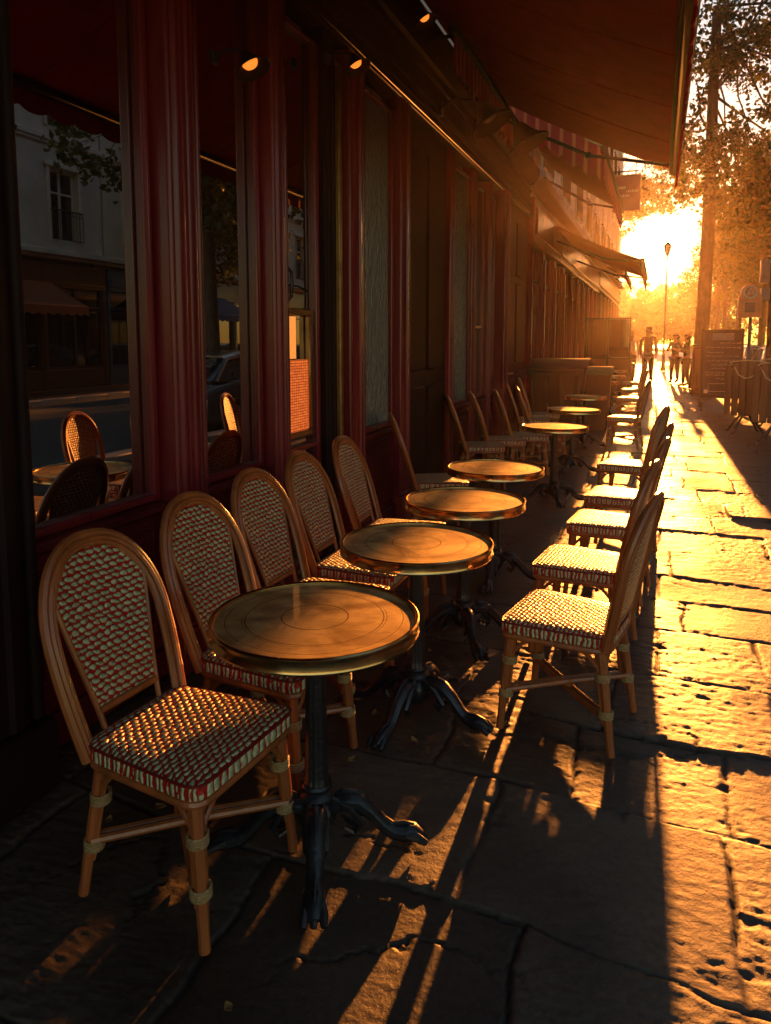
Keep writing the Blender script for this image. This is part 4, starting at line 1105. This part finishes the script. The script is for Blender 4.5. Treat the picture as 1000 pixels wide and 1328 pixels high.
mb.box(-.33, -.25, -.022, -.0185, .38, .46)
obj('chalk_drawing', mb, M_CHALK, t, local=True)
mb = MB(); mb.box(-.20, .22, -.026, -.0185, 1.53, 1.68, .003); obj('paper_notice', mb, M('grey_notice', (.28,.27,.25), .7, var=.25, scale=30), t, local=True)

def make_folded():
    t = thing('folded_table', 'x', 'table')
    for k in range(7):
        y = -.33+.11*k; bow = .03*(1-(y/.33)**2)
        mb = MB() if k == 0 else mb
        hz_ = .5+.06*math.cos(y*4)
        mb.box(y-.05, y+.05, -.03-bow, .0-bow, .30, 1.22-.10*(y/.33)**2, .012)
    obj('top', mb, M_WOOD, t, local=True)
    mb = MB(); mb.box(-.30,.30,.004,.04,.45,.51,.008); mb.box(-.30,.30,.004,.04,1.0,1.06,.008); obj('batten', mb, M_WOOD, t, local=True)
    mb = MB(); mb.tube([(0,.07,.95),(0,.07,.30)], .026, 10); mb.tube([(0,.07,.50),(0,.02,.50)], .02, 8); obj('column', mb, M_IRON, t, local=True)
    for a in (.6, 2.3, 3.8, 5.5):
        ca, sa = math.cos(a), math.sin(a); mb = MB(); mb.tube([(.0,.07,.33),(.08*ca,.07+.08*sa,.31),(.20*ca,.07+.20*sa,.16),(.30*ca,.07+.30*sa,.03),(.345*ca,.07+.345*sa,.018)], [.02,.02,.017,.016,.02], 8); obj('leg', mb, M_IRON, t, local=True)
    mb = MB()
    mb.tube([(-.26,-.07,1.10),(-.20,-.085,.98),(-.10,-.095,.92),(.0,-.095,.94),(.10,-.09,1.04),(.20,-.08,1.14)], .010, 6); mb.tube([(-.32,-.03,1.16),(-.28,-.06,1.19),(-.1,-.085,1.21),(.1,-.085,1.2),(.28,-.055,1.17)], .009, 6)
    obj('rope', mb, M_ROPE, t, local=True)
    return t
ft = make_folded()
for i, (lb, x, y, r_) in enumerate([('folded slatted wooden table on spider legs, just right of the blackboard', 1.40, 13.3, 0.25), ('second folded slatted wooden table, cut by the right edge', 1.72, 12.2, -.2), ('folded slatted wooden table farther back between the two in front', 1.98, 14.6, .1)]):
    place(ft, i, lb, (x, y, 0), r_, 'folded wooden tables at the right')

t = thing('pay_sign', 'orange box with a round white emblem mounted on a post at the right', 'sign', (1.68, 16.4, 0))
mb = MB(); mb.tube([(1.70,16.45,0),(1.70,16.45,2.35)], .035, 12); mb.lathe([(.08,0),(.08,.05),(.04,.09)], 16, (1.70,16.45,0)); obj('post', mb, M_GREY, t)
mb = MB(); c = (1.66, 16.34)
prof = [(c[0]-.21, 1.98), (c[0]+.21, 1.98), (c[0]+.21, 2.36)] + [(c[0]+.17*math.cos(a), 2.47+.17*math.sin(a)) for a in [PI*i/12 for i in range(13)]] + [(c[0]-.21, 2.36)]
mb.prism(prof, 'y', 16.26, 16.41); obj('box', mb, M_ORANGE, t)
mb = MB(); n = 28
mb.tube([(c[0]+.115*math.cos(2*PI*k/n), 16.255, 2.48+.115*math.sin(2*PI*k/n)) for k in range(n)], .013, 6, closed=True)
mb.tube([(c[0]-.05,16.255,2.43),(c[0]+.005,16.255,2.56),(c[0]+.05,16.255,2.43)], .009, 5); mb.tube([(c[0]-.04,16.255,2.455),(c[0]+.07,16.255,2.455)], .009, 5)
obj('emblem', mb, M_CHALK, t)
mb = MB(); mb.box(c[0]-.09, c[0]+.09, 16.245, 16.262, 2.08, 2.27, .008); obj('screen', mb, M_BOARD, t)

t = thing('signal_post', 'dark post with stacked grey boxes next to the orange emblem box', 'post', (2.18, 17.4, 0))
mb = MB(); mb.tube([(2.18,17.4,0),(2.18,17.4,3.3)], .06, 14); mb.lathe([(.14,0),(.14,.1),(.07,.18)], 18, (2.18,17.4,0)); obj('post', mb, M_DARK, t)
mb = MB(); mb.box(2.22,2.40,17.22,17.5,2.35,3.15,.02); obj('signal_head', mb, M_DARK, t)
mb = MB(); mb.box(1.93,2.11,17.25,17.4,2.72,3.2,.015); mb.box(1.955,2.085,17.235,17.252,2.80,3.1,.006); obj('plate', mb, M_GREY, t)
mb = MB(); mb.box(1.96,2.12,17.22,17.45,2.35,2.62,.015); obj('control_box', mb, M_GREY, t)

t = thing('lamp_post', 'slender street lamp standing dark in front of the sun', 'lamp', (.22, 38.5, 0))
mb = MB(); mb.lathe([(.13,0),(.13,.12),(.09,.2),(.085,.8),(.06,.9),(.045,1.2),(.035,5.4),(.05,5.45),(.03,5.55)], 16, (.22,38.5,0)); mb.tube([(-.03,38.5,5.35),(.47,38.5,5.35)], .018, 8); obj('pole', mb, M_IRON, t)
mb = MB(); mb.lathe([(.06,5.55),(.10,5.62),(.19,5.98),(.18,6.0)], 6, (.22,38.5,0)); obj('lantern', mb, M_WHITE, t)
mb = MB(); mb.lathe([(.21,6.0),(.14,6.12),(.05,6.2),(.02,6.32)], 6, (.22,38.5,0)); obj('cap', mb, M_IRON, t)

# a raised flag edge and a low street cabinet by the tree
t = thing('street_cabinet', 'dark red street cabinet at the foot of the plane tree', 'cabinet', (1.3, 22.6, 0))
mb = MB(); mb.box(.92, 1.42, 22.4, 22.8, .06, 1.35, .02); mb.box(.90, 1.44, 22.38, 22.82, 0, .06); obj('body', mb, M_RED2, t)
mb = MB(); mb.box(.89, 1.45, 22.37, 22.83, 1.352, 1.40, .01); obj('top', mb, M_DARK, t)
mb = MB(); mb.box(.96, 1.38, 22.385, 22.402, .2, 1.28, .006); obj('door', mb, M_RED, t)

# ------------------------------------------------------------------ cars
def make_car(paint):
    t = thing('parked_car', 'x', 'car')
    def ring(y, hw, zb, zt, tum=.06):
        return [(-hw*.92,y,zb),(-hw,y,zb+.12),(-hw,y,zt-.16),(-hw+tum,y,zt-.04),(-hw+tum+.10,y,zt),(hw-tum-.10,y,zt),(hw-tum,y,zt-.04),(hw,y,zt-.16),(hw,y,zb+.12),(hw*.92,y,zb)]
    mb = MB(); mb.loft([ring(y, hw, zb, zt) for y, hw, zb, zt in ((-2.12,.70,.32,.70),(-2.08,.78,.24,.80),(-1.9,.85,.2,.88),(-1.1,.88,.19,.95),(-.4,.89,.18,.97),(.6,.89,.18,.97),(1.2,.88,.19,.96),(1.9,.84,.2,.90),(2.08,.78,.26,.82),(2.12,.70,.34,.72))]); obj('body', mb, paint, t, local=True)
    def cr(y, hw, zt): return [(-hw-.10,y,.94),(-hw,y,zt-.10),(-hw+.08,y,zt-.02),(-hw+.2,y,zt),(hw-.2,y,zt),(hw-.08,y,zt-.02),(hw,y,zt-.10),(hw+.10,y,.94)]
    mb = MB(); mb.loft([cr(-1.75,.66,1.0), cr(-1.25,.64,1.36), cr(-.6,.64,1.45), cr(.25,.64,1.44), cr(.6,.64,1.38), cr(1.35,.68,.99)]); obj('windows', mb, M_GLASS2, t, local=True)
    mb = MB(); mb.loft([[(-.60,y,z-.03),(-.54,y,z+.012),(-.3,y,z+.03),(.3,y,z+.03),(.54,y,z+.012),(.60,y,z-.03)] for y, z in ((-1.22,1.36),(-.6,1.445),(.25,1.435),(.58,1.38))])
    for s in (-1, 1):
        for pts in ([(.73*s,-1.72,.95),(.655*s,-1.25,1.33),(.64*s,-.6,1.40),(.64*s,.25,1.39),(.655*s,.6,1.33),(.77*s,1.32,.96)], [(.77*s,-.25,.95),(.645*s,-.2,1.40)]): mb.tube(pts, .032, 6)
    obj('roof', mb, paint, t, local=True)
    for sx in (-1, 1):
        for y in (-1.3, 1.3):
            mb = MB(); pr = [(.20,-.09),(.30,-.10),(.325,-.06),(.325,.06),(.30,.10),(.20,.09)]; mb.lathe(pr, 28); mb.v = [(sx*.79+p[2], y+p[0], .325+p[1]) for p in mb.v]; wh = obj('wheel', mb, M_TYRE, t, local=True)
            mb = MB(); mb.lathe([(.03,.0),(.06,.012),(.19,.0),(.20,-.02)], 20); mb.v = [(sx*(.885+p[2]), y+p[0], .325+p[1]) for p in mb.v]; obj('rim', mb, M_CHROME, wh, local=True)
    for sx in (-1, 1):
        mb = MB(); mb.box(sx*.45, sx*.74, 2.04, 2.125, .60, .74, .03); obj('headlight', mb, M_WHITE, t, local=True)
        mb = MB(); mb.box(sx*.48, sx*.74, -2.125, -2.04, .62, .76, .03); obj('tail_light', mb, M('tail_red', (.4,.02,.015), .25), t, local=True)
        mb = MB(); mb.box(sx*.90, sx*1.02, .78, .90, .96, 1.08, .03); obj('mirror', mb, paint, t, local=True)
    for y in (-2.10, 2.06):
        mb = MB(); mb.box(-.72, .72, y-.03, y+.07, .30, .44, .02); obj('bumper', mb, M_DARK, t, local=True)
    mb = MB(); mb.box(-.26, .26, -2.14, -2.12, .50, .60); obj('number_plate', mb, M_WHITE, t, local=True)
    return t
def cpaint(n, c): return M('car_paint_'+n, c, .25, .3, var=.05, coat=1.)
c0 = make_car(cpaint('grey', (.10,.10,.11)))
cp = [('dark grey car parked by the kerb, mirrored in the second window', 3.75, 12.8, None), ('pale silver car parked at the right edge beyond the folded tables', 3.75, 26.5, (.45,.45,.46)), ('blue grey car parked farther along the kerb', 3.8, 32.5, (.12,.17,.22)),
      ('white car far along the kerb beside the plane tree trunk', 3.8, 41, (.6,.58,.55)), ('red car far along the kerb', 3.8, 50, (.35,.03,.02)), ('dark car parked on the far side of the road', 9.4, 27.5, (.03,.03,.035)), ('silver car parked on the far side of the road', 9.4, 34.0, (.3,.3,.3))]
for i, (lb, x, y, c) in enumerate(cp):
    o = place(c0, i, lb, (x, y, -.14), 0, 'cars parked along the road')
    if c:
        pm = cpaint(str(i), c)
        for ch in o.children:
            if ch.name.split('.')[0] in ('body', 'roof', 'mirror'):
                ch.material_slots[0].link = 'OBJECT'; ch.material_slots[0].material = pm

# ------------------------------------------------------------------ people
def skinned(name, joints, edges, mat, parent, root=0, sub=1):
    me = bpy.data.meshes.new(name); me.from_pydata([j[0] for j in joints], edges, [])
    o = bpy.data.objects.new(name, me); COL.objects.link(o)
    md = o.modifiers.new('skin', 'SKIN'); md.use_smooth_shade = True
    for i, j in enumerate(joints):
        r_ = j[1]; r_ = (r_, r_) if isinstance(r_, (int, float)) else r_
        me.skin_vertices[0].data[i].radius = r_; me.skin_vertices[0].data[i].use_root = (i == root)
    s = o.modifiers.new('sub', 'SUBSURF'); s.levels = sub; s.render_levels = sub
    dg = bpy.context.evaluated_depsgraph_get(); dg.update()
    m2 = bpy.data.meshes.new_from_object(o.evaluated_get(dg)); m2.name = name
    bpy.data.objects.remove(o)
    m2.materials.clear(); m2.materials.append(mat)
    m2.polygons.foreach_set('use_smooth', [True]*len(m2.polygons))
    q = bpy.data.objects.new(name, m2); COL.objects.link(q); q.parent = parent
    return q
def person(label, loc, rot, h, top, bottom, stride=.18, long_hair=False, arms='walk', skirt=False):
    t = thing('person', label, 'person', loc, rot)
    k = h/1.72; V = lambda x, y, z: (x*k, y*k, z*k)
    J = []; E = []
    def j(p, r_): J.append((V(*p), r_*k if not isinstance(r_, tuple) else (r_[0]*k, r_[1]*k))); return len(J)-1
    def e(a, b): E.append((a, b))
    pel = j((0,0,.93), (.145,.105)); wai = j((0,0,1.08), (.125,.092)); che = j((0,0,1.28), (.155,.105)); nb = j((0,0,1.44), (.075,.065)); nk = j((0,.01,1.51), .05)
    hd0 = j((0,.015,1.57), (.066,.078)); hd1 = j((0,.02,1.65), (.075,.088)); hd2 = j((0,.01,1.715), (.05,.06)); nose = j((0,.105,1.615), .014)
    for a, b in ((pel,wai),(wai,che),(che,nb),(nb,nk),(nk,hd0),(hd0,hd1),(hd1,hd2),(hd0,nose)): e(a, b)
    for s in (-1, 1):
        ear = j((s*.083,.01,1.62), .016); e(hd1, ear)
    leg = {}; arm = {}
    for s in (-1, 1):
        f = s*stride
        hip = j((s*.09,0,.86), .095); kn = j((s*.095,f*.55+.03,.49), .062); an = j((s*.095,f,.09 + (.05 if f < 0 else 0)), .042); to = j((s*.105,f+.15,.035), .036)
        e(pel, hip); e(hip, kn); e(kn, an); e(an, to); leg[s] = (hip, kn, an, to)
        if arms == 'walk':
            sh, el, wr = (s*.185,0,1.40), (s*.235,-f*.35-.02,1.13), (s*.235,-f*.9+.05,.90)
        else:
            sh, el, wr = (s*.185,0,1.40), (s*.27,.05,1.16), (s*.12,.23,1.20)
        a0 = j(sh, .055); a1 = j(el, .043); a2 = j(wr, .03); dv = (Vector(wr)-Vector(el)).normalized(); pc = Vector(wr)+dv*.07; p = j(tuple(pc), (.034,.02)); e(nb, a0); e(a0, a1); e(a1, a2); e(a2, p)
        sdv = Vector((0,1,0)).cross(dv).normalized() if abs(dv.y) < .9 else Vector((1,0,0)); fw_ = dv.cross(sdv)
        for q in range(4):
            b0 = pc+dv*.03+fw_*(.022*(q-1.5)); b1 = b0+dv*(.04+.008*(1 if q in (1,2) else 0))-sdv*s*.008; b2_ = b1+dv*.03-sdv*s*.014; i0 = j(tuple(b0), .009); i1 = j(tuple(b1), .0085); i2 = j(tuple(b2_), .007); e(p, i0); e(i0, i1); e(i1, i2)
        th = j(tuple(pc+fw_*.04+dv*.01), .010); th2 = j(tuple(pc+fw_*.055+dv*.045), .008); e(p, th); e(th, th2)
        arm[s] = (a0, a1, a2)
    skinned('body', J, E, M_SKIN, t)
    def sub(ids, eds, grow, nm, m_):
        mp = {i: n_ for n_, i in enumerate(ids)}
        skinned(nm, [(J[i][0], tuple(q+grow*k for q in (J[i][1] if isinstance(J[i][1], tuple) else (J[i][1],)*2))) for i in ids], [(mp[a], mp[b]) for a, b in eds], m_, t)
    ids = [pel, wai, che, nb] + [q for s in (-1,1) for q in arm[s]]
    sub(ids, [(pel,wai),(wai,che),(che,nb)] + [q for s in (-1,1) for q in ((nb,arm[s][0]),(arm[s][0],arm[s][1]),(arm[s][1],arm[s][2]))], .014, 'jacket', top)
    ids = [pel] + [q for s in (-1,1) for q in leg[s][:3]]
    sub(ids, [q for s in (-1,1) for q in ((pel,leg[s][0]),(leg[s][0],leg[s][1]),(leg[s][1],leg[s][2]))], .018, 'skirt' if skirt else 'trousers', bottom)
    hr = [((0,-.015*k,1.66*k), (.086*k,.09*k)), ((0,0,1.715*k), (.066*k,.07*k)), ((0,-.05*k,1.60*k), (.07*k,.05*k))]; he = [(0,1),(0,2)]
    if long_hair: hr += [((0,-.075*k,1.48*k), (.085*k,.04*k)), ((0,-.08*k,1.38*k), (.06*k,.03*k))]; he += [(2,3),(3,4)]
    skinned('hair', hr, he, M_HAIR, t)
    for s in (-1, 1):
        a_, b_ = J[leg[s][2]][0], J[leg[s][3]][0]
        skinned('shoe', [((a_[0],a_[1]-.05*k,a_[2]-.045*k+.01), .042*k), ((a_[0],a_[1]+.03*k,a_[2]-.04*k+.01), .046*k), ((b_[0],b_[1]+.03*k,b_[2]), .037*k)], [(0,1),(1,2)], M_CLOTH['dark'], t)
    return t
person('person with long hair in a pale top walking sunwards left of the pair', (-.95, 28.5, 0), R(4), 1.80, M_CLOTH['white'], M_CLOTH['dark'], .2, True)
person('broad person in a rust jacket walking in the middle of the pavement under the sun', (-.34, 26.8, 0), R(-3), 1.92, M_CLOTH['rust'], M_CLOTH['navy'], .16, False)
person('person in dark clothes standing right of the pair beside the kerb', (.55, 28.0, 0), R(150), 1.72, M_CLOTH['grey'], M_CLOTH['dark'], .05, False, 'hold')
person('person in dark clothes on the far right of the group, nearest the tree', (.86, 26.0, 0), R(100), 1.70, M_CLOTH['dark'], M_CLOTH['navy'], .06, True, 'hold')

# ------------------------------------------------------------------ fallen leaves
rl = random.Random(12); lp = None
for i in range(28):
    x = rl.uniform(-1.75, -.5); y = rl.uniform(1.2, 3.6)
    if i == 0:
        mb = MB(); mb.sheet(lambda u, v: (((u-.5)*.045, (v-.5)*.028*math.sin(PI*min(.98, max(.03, u))), .004+.006*(2*u-1)**2+.004*(2*v-1)**2), (0,0,1)), 8, 4, .0008)
        lp = obj('fallen_leaf', mb, M_FALLEN); o = lp
    else:
        o = lp.copy(); COL.objects.link(o)
    o.location = (x, y, .004); o.rotation_euler = (rl.uniform(-.2,.2), rl.uniform(-.2,.2), rl.uniform(0, 6.28)); o.scale = (rl.uniform(.5, 1.1),)*3
    tag(o, 'small dry brown leaf lying on the stone pavement', 'leaf', 'fallen leaves on the pavement')

# ------------------------------------------------------------------ haze
mb = MB(); mb.box(-72, 72, -47, 268, -1.75, 27.); hm = bpy.data.materials.new('haze'); hm.use_nodes = True; hn = hm.node_tree; hn.nodes.remove(hn.nodes['Principled BSDF'])
pv = N(hn, 'ShaderNodeVolumePrincipled'); pv.inputs['Density'].default_value = .00045; pv.inputs['Color'].default_value = (.97, .80, .68, 1); pv.inputs['Anisotropy'].default_value = .84
hn.links.new(pv.outputs[0], hn.nodes['Material Output'].inputs['Volume'])
ho = obj('haze', mb, hm, None, False); tag(ho, 'thin golden evening haze filling the street', 'haze', kind='stuff')
